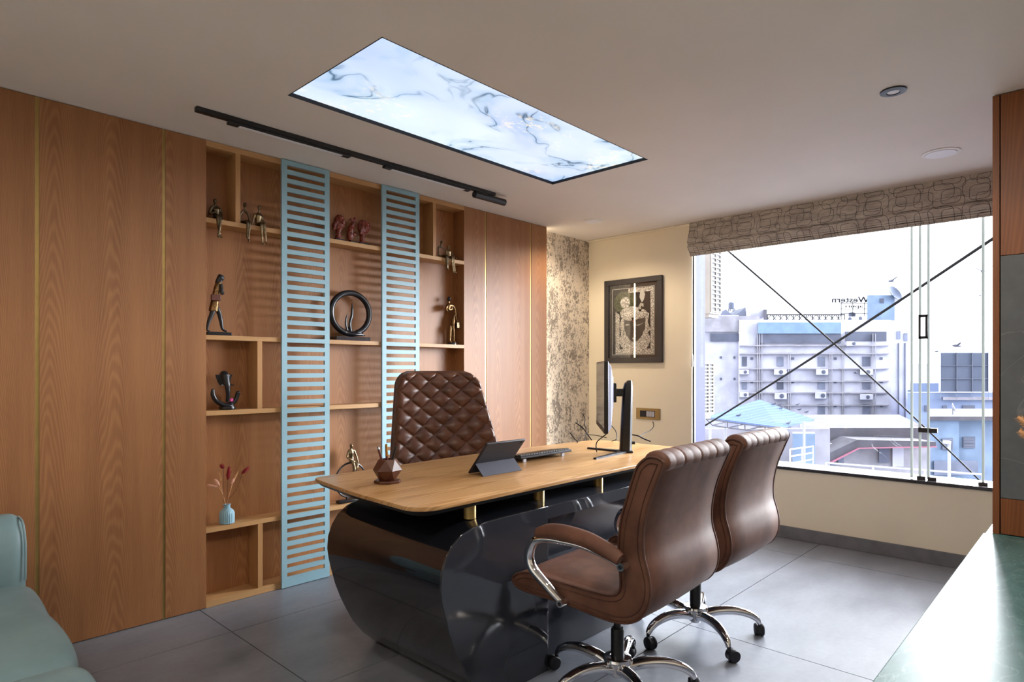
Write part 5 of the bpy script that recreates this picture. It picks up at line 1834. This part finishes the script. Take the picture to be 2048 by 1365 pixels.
# the receding tower side at the right
E1.block(MB(), 1775, 1820, 640, yb, 1.0, 15.0).build('tower_side', M['x_white'], hot, smooth=0)
for x in (1796, 1809):
    E1.block(MB(), x, x + 2.4, 686, 870, 0.9, 1.05).build('louvre_strip', M['x_glassdark'], hot, smooth=0)
xpart(hot, E1, [(1794, 1801, 662, 678), (1808, 1815, 666, 682)], 'window', M['x_glass'], 0.9, 1.05)
xpart(hot, E1, [(1734, 1790, 588, 640)], 'roof_box', M['x_blue'], 1.5, 8)
xpart(hot, E1, [(1788, 1802, 588, 640)], 'roof_box_side', M['x_white'], 2.2, 8)
xpart(hot, E1, [(1760, 1768, 595, 604)], 'window', M['x_glassdark'], 1.4, 1.6)
m = MB()
for y in (628, 642):
    E1.block(m, 1534, 1690, y, y + 2.4, 0.6, 0.8)
for k in range(13):
    x = 1534 + 12.9 * k
    E1.block(m, x, x + 2.0, 628, 644, 0.6, 0.8)
    if k < 12:
        m.cyl(E1.pt(x, 629, 0.7), E1.pt(x + 12.9, 643, 0.7), 0.055, None, 5)
        m.cyl(E1.pt(x, 643, 0.7), E1.pt(x + 12.9, 629, 0.7), 0.055, None, 5)
m.build('roof_truss', M['x_dark'], hot, smooth=0)
xpart(hot, E1, [(1527, 1534, 619, 648)], 'sign_post', M['x_steel_d'], 0.2, 1.2)
# rooftop lettering, seen from behind and so reversed
def back_text(body, px_right, py_base, height_px, width_px, name):
    cu = bpy.data.curves.new(name, 'FONT')
    cu.body = body
    cu.extrude = 0.02
    cu.offset = 0.022
    cu.resolution_u = 3
    to = bpy.data.objects.new('t', cu)
    COL.objects.link(to)
    dg = bpy.context.evaluated_depsgraph_get()
    me = bpy.data.meshes.new_from_object(to.evaluated_get(dg))
    xs = [v.co.x for v in me.vertices]; ys = [v.co.y for v in me.vertices]
    sx_ = E1.size(width_px) / (max(xs) - min(xs)); sy_ = E1.size(height_px) / (max(ys) - min(0, min(ys)))
    base = E1.pt(px_right, py_base, 2.2)
    mb = MB()
    mb.add([base - RT * ((v.co.x - min(xs)) * sx_) + UP * (v.co.y * sy_) + FW * v.co.z for v in me.vertices], [tuple(p.vertices) for p in me.polygons])
    bpy.data.objects.remove(to)
    mb.build(name, M['x_dark'], hot, smooth=0)


back_text('Western', 1757, 602, 12.5, 77, 'sign_lettering')
back_text('apuri', 1744, 612, 7, 36, 'sign_lettering')
m = MB()
for x in (1682, 1705, 1728):
    E1.block(m, x, x + 1.5, 600, 640, 2.25, 2.4)
for y in (603.5, 614, 624):
    E1.block(m, 1680, 1736, y, y + 1.4, 2.25, 2.4)
m.build('sign_frame', M['x_dark'], hot, smooth=0)
# rooftop sheds at the left end
m = MB()
a, b, c = E1.pt(1432, 634, 1.5), E1.pt(1460, 617, 1.5), E1.pt(1478, 634, 1.5)
m.rings([[a, b, c], [a + FW * 5, b + FW * 5, c + FW * 5]])
m.build('roof_shed', M['x_steel'], hot, smooth=0)
m = MB()
a, b, c = E1.pt(1472, 634, 1.2), E1.pt(1498, 613, 1.2), E1.pt(1500, 634, 1.2)
m.rings([[a, b, c], [a + FW * 5, b + FW * 5, c + FW * 5]])
m.build('roof_shed', M['x_steel'], hot, smooth=0)
xpart(hot, E1, [(1500, 1528, 618, 634)], 'roof_hut', M['x_white'], 1.0, 5)
for (x, y) in ((1479, 601), (1728, 622)):
    tkk = thing('water_tank', 'dark water tank on a stand at the hotel roof, %s' % ('left end above the sheds' if x < 1600 else 'beside the blue roof box'), 'water tank', tuple(E1.pt(x, y + 17, 3)), 0, 'hotel roof water tanks')
    rpx = E1.size(6.5)
    MB().lathe([(rpx, 0), (rpx, E1.size(12)), (rpx * 0.7, E1.size(14)), (rpx * 0.3, E1.size(14.5))], E1.pt(x, y + 13, 3), 20).build('tank', M['x_steel'], tkk)
    m = MB()
    for dx in (-1, 1):
        for dy in (-1, 1):
            p = E1.pt(x, y + 18, 3) + RT * dx * rpx * 0.7 + FW * dy * rpx * 0.7
            m.cyl(p, p + UP * E1.size(5.2), 0.08, None, 6)
    m.build('stand', M['x_steel'], tkk)
ds = thing('satellite_dish', 'large mesh satellite dish on the hotel roof box', 'satellite dish', tuple(E1.pt(1798, 600, 2.0)))
MB().lathe([(0.02, 0.0), (0.5, 0.06), (0.9, 0.22), (1.12, 0.38), (1.1, 0.42), (0.85, 0.27), (0.45, 0.11), (0.02, 0.05)], E1.pt(1803, 586, 1.9), 32, ax=(RT * 0.35 - FW * 0.75 + UP * 0.45)).build('dish', M['x_bill'], ds)
MB().cyl(E1.pt(1802, 602, 2.1), E1.pt(1803, 587, 1.9), 0.08, None, 8).build('mast', M['x_steel'], ds)

acs = [(1479, 1497, 740, 749), (1548, 1573, 739, 750), (1632, 1656, 739, 750), (1720, 1745, 739, 750),
       (1479, 1497, 785, 794), (1549, 1573, 786, 798), (1630, 1652, 785, 797), (1720, 1745, 789, 799),
       (1697, 1711, 633, 643), (1718, 1733, 632, 642), (1693, 1708, 684, 693), (1707, 1722, 848, 859)]
lab = ['leftmost of the upper row on the hotel', 'second from left in the upper row on the hotel', 'third from left in the upper row on the hotel', 'rightmost of the upper row on the hotel',
       'leftmost of the lower row on the hotel', 'second from left in the lower row on the hotel', 'third from left in the lower row on the hotel', 'rightmost of the lower row on the hotel',
       'left of two on the hotel roof', 'right of two on the hotel roof', 'under the dark strip window of the hotel tower', 'lowest, at the foot of the hotel wall']
for (x0, x1, y0, y1), lb in zip(acs, lab):
    roof = y1 < 660
    dd = 0.8 if roof else -0.8
    w = thing('air_conditioner', 'white air conditioner unit, ' + lb, 'air conditioner', tuple(E1.pt((x0 + x1) / 2, y1, dd)), 0, 'air conditioners on the hotel')
    E1.block(MB(), x0, x1, y0, y1, dd - 0.35, dd + 0.35).build('casing', M['x_white'], w, bevel=0.03)
    r = E1.size(y1 - y0) * 0.36
    cc = E1.pt(x0 + (y1 - y0) * 0.62, (y0 + y1) / 2, dd - 0.36)
    MB().lathe([(r, 0), (r, 0.03), (r * 0.3, 0.05)], cc, 20, ax=-FW).build('fan', M['x_glassdark'], w)
    if not roof:
        m = MB()
        E1.block(m, x0 - 1, x1 + 1, y1, y1 + 1.0, dd - 0.4, 0.0)
        m.build('bracket', M['x_steel'], w, smooth=0)

# blue shed roof in front of the hotel
T2 = 24.0
E2 = Ext(T2)
sh = thing('blue_roof_shed', 'open shed with a bright blue sheet roof below the window', 'shed', tuple(P(1520, 880, T2)))
r0, r1, r2, r3 = P(1412, 838, T2), P(1519, 802, T2 + 5.0), P(1629, 842, T2 + 4.5), P(1560, 858, T2 + 0.6)
m = MB()
m.rings([[r0, r1, r2, r3], [p + UP * 0.06 for p in (r0, r1, r2, r3)]])
m.build('roof_sheet', M['x_roof'], sh, smooth=0)
m = MB()
lo = [P(1412, 838, T2), P(1455, 844, T2 + 0.2), P(1490, 849, T2 + 0.35), P(1530, 854, T2 + 0.5), P(1560, 858, T2 + 0.6)]
hi = [P(1425, 851, T2), P(1455, 856, T2 + 0.2), P(1490, 860, T2 + 0.35), P(1530, 866, T2 + 0.5), P(1560, 870, T2 + 0.6)]
for A in (lo, hi):
    for i in range(4):
        m.cyl(A[i], A[i + 1], 0.03, None, 6)
for i in range(5):
    m.cyl(lo[i], hi[i], 0.025, None, 6)
    if i < 4:
        m.cyl(lo[i + 1], hi[i], 0.022, None, 6)
m.build('eave_truss', M['x_steel_d'], sh)
for (x, t_) in ((1608, T2 + 1.5), (1420, T2 + 0.2), (1450, T2 + 3)):
    p = P(x, 846, t_)
    MB().cyl(p + UP * 0.05, Vector((p.x, p.y, -4.2)), 0.05, None, 10).build('post', M['x_rail'], sh)
xpart(sh, Ext(T2 + 6), [(1404, 1660, 858, 1120)], 'rear_wall', M['x_white2'], 0, 0.3)
xpart(sh, Ext(T2 + 4.5), [(1585, 1630, 868, 1140)], 'blue_wall', M['x_blue'], 0, 0.8)


def bird(loc, heading, size, label, fly=False, group=None, bank=0.0):
    t = thing('pigeon', label, 'bird', tuple(loc), heading, group)
    s = size
    m = MB()
    lift = 0.35 * s if not fly else 0
    m.tube([(-0.55 * s, 0, lift), (-0.25 * s, 0, lift + 0.02 * s), (0.1 * s, 0, lift + 0.08 * s), (0.32 * s, 0, lift + 0.2 * s if not fly else lift + 0.08 * s), (0.42 * s, 0, lift + 0.34 * s if not fly else lift + 0.10 * s), (0.52 * s, 0, lift + 0.32 * s if not fly else lift + 0.08 * s)], [0.06 * s, 0.14 * s, 0.19 * s, 0.13 * s, 0.09 * s, 0.02 * s], 10)
    m.build('body', M['bird'], t, world=False)
    MB().add([(-0.45 * s, -0.06 * s, lift), (-0.45 * s, 0.06 * s, lift), (-0.85 * s, 0.12 * s, lift - 0.06 * s), (-0.85 * s, -0.12 * s, lift - 0.06 * s), (-0.45 * s, -0.06 * s, lift + 0.03 * s), (-0.45 * s, 0.06 * s, lift + 0.03 * s), (-0.85 * s, 0.12 * s, lift - 0.04 * s), (-0.85 * s, -0.12 * s, lift - 0.04 * s)], [(0, 1, 2, 3), (7, 6, 5, 4), (0, 4, 5, 1), (1, 5, 6, 2), (2, 6, 7, 3), (3, 7, 4, 0)]).build('tail', M['bird'], t, world=False)
    if fly:
        for sd in (-1, 1):
            up = bank * 1.0
            m = MB()
            rs = []
            for f, ch, zz in ((0.1, 0.34, 0.1), (0.5, 0.36, 0.1 + 0.25 * up), (0.9, 0.24, 0.1 + 0.55 * up), (1.25, 0.05, 0.1 + 0.8 * up)):
                rs.append([((0.2 - f * 0.15) * s, sd * f * s, lift + zz * s), ((0.2 - ch - f * 0.15) * s, sd * f * s, lift + zz * s - 0.02 * s), ((0.2 - f * 0.15) * s, sd * f * s, lift + zz * s + 0.03 * s)])
            m.rings(rs)
            m.build('wing', M['bird'], t, world=False)
    else:
        for sd in (-1, 1):
            MB().cyl((0.0, 0.05 * s * sd, 0.0), (0.0, 0.05 * s * sd, lift), 0.02 * s, None, 6).build('leg', M['bird'], t, world=False)
    return t


def roof_point(px, py):
    n = (r1 - r0).cross(r2 - r0).normalized()
    d = (P(px, py, 1.0) - Vector((0, 0, CH)))
    k = (r0 + UP * 0.06 - Vector((0, 0, CH))).dot(n) / d.dot(n)
    return Vector((0, 0, CH)) + d * k


roofb = [(1478, 835, 'alone at the left of the blue roof'), (1548, 812, 'left of the trio on the blue roof'), (1560, 813.5, 'right of the trio on the blue roof'), (1563, 820, 'lowest of the trio on the blue roof'),
         (1595, 813, 'upper right edge of the blue roof'), (1599, 823, 'second from the right on the blue roof'), (1613, 828, 'rightmost on the blue roof')]
ra = math.atan2(RT.y, RT.x)
for i, (x, y, lb) in enumerate(roofb):
    bird(roof_point(x, y), ra + random.uniform(-0.5, 0.5), 0.20, 'grey pigeon standing ' + lb, False, 'pigeons on the blue roof')
bird(r3 + (r2 - r3) * 0.22 + UP * 0.06, ra + 0.2, 0.22, 'grey pigeon at the lower right eave of the blue roof', False, 'pigeons on the blue roof')
for (x, y, t_, hd_, s, bk_, lb) in ((1783, 563, 22, 0.3, 0.26, 0.7, 'above the satellite dish'), (1966, 544, 18, 1.2, 0.24, 0.9, 'highest at the right, beside the cabinet'), (1960, 592, 26, 0.4, 0.16, 0.2, 'small, below the highest one at right'),
                                    (1913, 693, 24, 2.9, 0.28, 0.5, 'above the dark hoarding'), (1873, 704, 30, 3.0, 0.18, 0.3, 'small, left of the dark hoarding'), (1711, 747, 30, 2.6, 0.2, 0.5, 'in front of the hotel windows')):
    bird(P(x, y, t_), ra + hd_, s, 'flying pigeon ' + lb, True, 'flying pigeons', bk_)

# low white building with a slanting canopy
T3 = 42.0
E3 = Ext(T3)
lw = thing('low_building', 'low white building with a weathered canopy and double doors', 'building', tuple(P(1730, 1100, T3)))
xpart(lw, E3, [(1610, 1870, 893, 1200)], 'wall', M['x_white2'], 1.5, 8)
pts = [(1600, 935), (1715, 880), (1872, 884), (1872, 893), (1716, 896), (1632, 938)]
m = MB()
m.rings([[E3.pt(x, y, 0) for x, y in pts], [E3.pt(x, y, 2.2) for x, y in pts]])
m.build('canopy', M['x_roofwhite'], lw, smooth=0)
pts = [(1632, 938), (1716, 896), (1872, 893), (1872, 895), (1717, 898), (1637, 940)]
m = MB()
m.rings([[E3.pt(x, y, -0.1) for x, y in pts], [E3.pt(x, y, 0.3) for x, y in pts]])
m.build('red_border', M['x_pink'], lw, smooth=0)
xpart(lw, E3, [(1758, 1779, 899, 932)], 'door', M['x_glassdark'], 1.3, 1.6)
xpart(lw, E3, [(1785, 1808, 900, 940)], 'door', M['x_white'], 1.3, 1.6)
xpart(lw, E3, [(1662, 1670, 917, 938), (1676, 1688, 910, 936)], 'window', M['x_glass'], 1.3, 1.6)
xpart(lw, Ext(T3 + 2), [(1600, 1860, 858, 888)], 'roof_slab', M['x_roofwhite'], 0.5, 14)

# blue building at the right and its small dish
T4 = 46.0
E4 = Ext(T4)
bb = thing('blue_building', 'pale blue building with two shuttered windows at right', 'building', tuple(P(1920, 1100, T4)))
xpart(bb, E4, [(1858, 1918, 838, 1200)], 'wall', M['x_blue'], 0, 9)
xpart(bb, E4, [(1914, 2060, 842, 1200)], 'wall', M['x_blue'], 1.0, 9)
xpart(bb, E4, [(1856, 2062, 833, 841)], 'roof_slab', M['x_roofwhite'], -0.3, 9)
for x0, x1, dd in ((1884, 1906, -0.1), (1926, 1951, 0.9)):
    xpart(bb, E4, [(x0, x1, 877, 900)], 'shutter', M['x_steel'], dd, dd + 0.2)
    for k in range(7):
        E4.block(MB(), x0 + 1, x1 - 1, 879 + 3 * k, 880.4 + 3 * k, dd - 0.08, dd).build('slat', M['x_glass'], bb, smooth=0)
xpart(bb, E4, [(1868, 1956, 922, 950)], 'shopfront', M['x_glass'], -0.2, 0.1)
dsh = thing('satellite_dish', 'small white dish on the blue building roof', 'satellite dish', tuple(E4.pt(1944, 832, 2)))
MB().lathe([(0.01, 0.0), (0.2, 0.03), (0.36, 0.12), (0.34, 0.14), (0.18, 0.06), (0.01, 0.03)], E4.pt(1943, 820, 2), 24, ax=(RT * 0.7 - FW * 0.5 + UP * 0.3)).build('dish', M['x_white'], dsh)
MB().cyl(E4.pt(1944, 833, 2), E4.pt(1944, 821, 2), 0.03, None, 8).build('mast', M['x_steel'], dsh)

# dark hoarding and hazy blocks
T5 = 72.0
E5 = Ext(T5)
hb = thing('hoarding', 'big dark blank advertising hoarding on a rooftop at right', 'hoarding', tuple(P(1930, 800, T5)))
xpart(hb, E5, [(1882, 1977, 706, 784)], 'board', M['x_bill'], 0, 0.4)
m = MB()
for x in (1881, 1913, 1944, 1976):
    E5.block(m, x, x + 1.2, 704, 800, -0.12, 0.0)
for y in (731, 758):
    E5.block(m, 1881, 1978, y, y + 1.0, -0.12, 0.0)
m.build('frame', M['x_steel'], hb, smooth=0)
fb = thing('distant_block', 'hazy grey-blue rooftops beneath the dark hoarding', 'building', tuple(P(1930, 900, T5)))
xpart(fb, E5, [(1815, 2080, 786, 1000)], 'wall', M['x_far'], 0.6, 12)
xpart(fb, E5, [(1820, 1880, 768, 800)], 'upper_wall', M['x_far'], 3, 10)
xpart(fb, E5, [(1886, 2080, 795, 801)], 'roof_edge', M['x_white2'], 0.2, 1.0)
for (x0, x1) in ((1850, 1858), (1886, 1894), (1925, 1950)):
    xpart(fb, E5, [(x0, x1, 812, 824)], 'window', M['x_glassdark'], 0.5, 0.7)
fb2 = thing('distant_block', 'faint far tower between the hotel and the hoarding', 'building', tuple(P(1840, 800, 160)))
xpart(fb2, Ext(160.0), [(1822, 1862, 728, 1000)], 'wall', M['x_white'], 0, 10)

# terrace railing, lamp, cables
def rail_run(pts, tops, label, nm='terrace_railing'):
    t = thing(nm, label, 'railing', tuple(pts[0]))
    for a, b in zip(pts[:-1], pts[1:]):
        for f in tops:
            MB().cyl(a + UP * f, b + UP * f, 0.02, None, 8).build('rail', M['x_rail'], t)
        n = max(1, int((b - a).length / 0.9))
        for k in range(n + 1):
            p = a + (b - a) * k / n
            MB().cyl(p, p + UP * max(tops), 0.022, None, 8).build('post', M['x_rail'], t)


rail_run([P(1652, 948, 14.0), P(1965, 975, 12.0)], (0.08, 0.24), 'long white pipe railing along the terrace outside the window')
rail_run([P(1580, 945, 16.0), P(1626, 935, 17.5)], (0.05, 0.22, 0.4, 0.58), 'short white tube fence beside the blue shed wall')
lp_ = thing('lamp_post', 'slim pole with a white flood lamp before the blue building', 'lamp post', tuple(P(1898, 960, 20)))
MB().cyl(P(1898, 985, 20), P(1898, 888, 20), 0.045, None, 10).build('pole', M['x_rail'], lp_)
MB().obox(P(1893.5, 885, 20), RT, FW, UP, 0.09, 0.08, 0.05).build('flood_lamp', M['x_white'], lp_, bevel=0.02)


def wire(a, b, r, label, sag=0.1):
    a = Vector(a); b = Vector(b)
    pts = [a + (b - a) * k / 16 - UP * sag * 4 * (k / 16) * (1 - k / 16) for k in range(17)]
    one('overhead_cable', MB().tube(pts, r, 8, 0), M['cable'], label, 'cable', 'overhead cables outside', tuple(a), smooth=60)


wire(P(2060, 428, 8.0), P(1380, 870, 17.0), 0.022, 'thick black overhead cable rising from lower left to upper right', 0.05)
wire(P(1430, 480, 13.0), P(1960, 962, 15.0), 0.019, 'thin black overhead cable falling from upper left to lower right', -0.10)

# air conditioners just outside at the left
struct('wall_outer', MB().box(4.99, 3.72, -3.0, 6.9, 3.95, 3.4), M['x_white'], smooth=0)
for (x0, x1, y0, z0, z1, lb) in ((6.20, 6.46, 3.0, 1.83, 2.55, 'upper of two grilled outdoor units just outside the window'), (6.03, 6.285, 3.0, 0.765, 1.34, 'lower of two grilled outdoor units just outside the window')):
    w = thing('outdoor_unit', lb, 'air conditioner', (x0, y0, z0), 0, 'outdoor units beside the window')
    MB().box(x0, y0, z0, x1, y0 + 0.33, z1).build('casing', M['ac_white'], w, bevel=0.008)
    MB().box(x0 + 0.02, y0 - 0.003, z0 + 0.03, x1 - 0.02, y0 + 0.005, z1 - 0.03).build('coil', M['ac_dark'], w, smooth=0)
    m = MB()
    n = 14
    for k in range(n + 1):
        z = z0 + 0.03 + (z1 - z0 - 0.06) * k / n
        m.box(x0 + 0.015, y0 - 0.012, z - 0.007, x1 - 0.015, y0 - 0.002, z + 0.007)
    for f in (0.0, 0.5, 1.0):
        x = x0 + 0.02 + (x1 - x0 - 0.04) * f
        m.box(x - 0.008, y0 - 0.013, z0 + 0.02, x + 0.008, y0 - 0.002, z1 - 0.02)
    m.build('grille', M['ac_white'], w, smooth=0)
    MB().box(x0 + 0.02, y0 + 0.02, z0 - 0.03, x1 - 0.02, y0 + 0.721, z0).build('bracket', M['ac_white'], w)
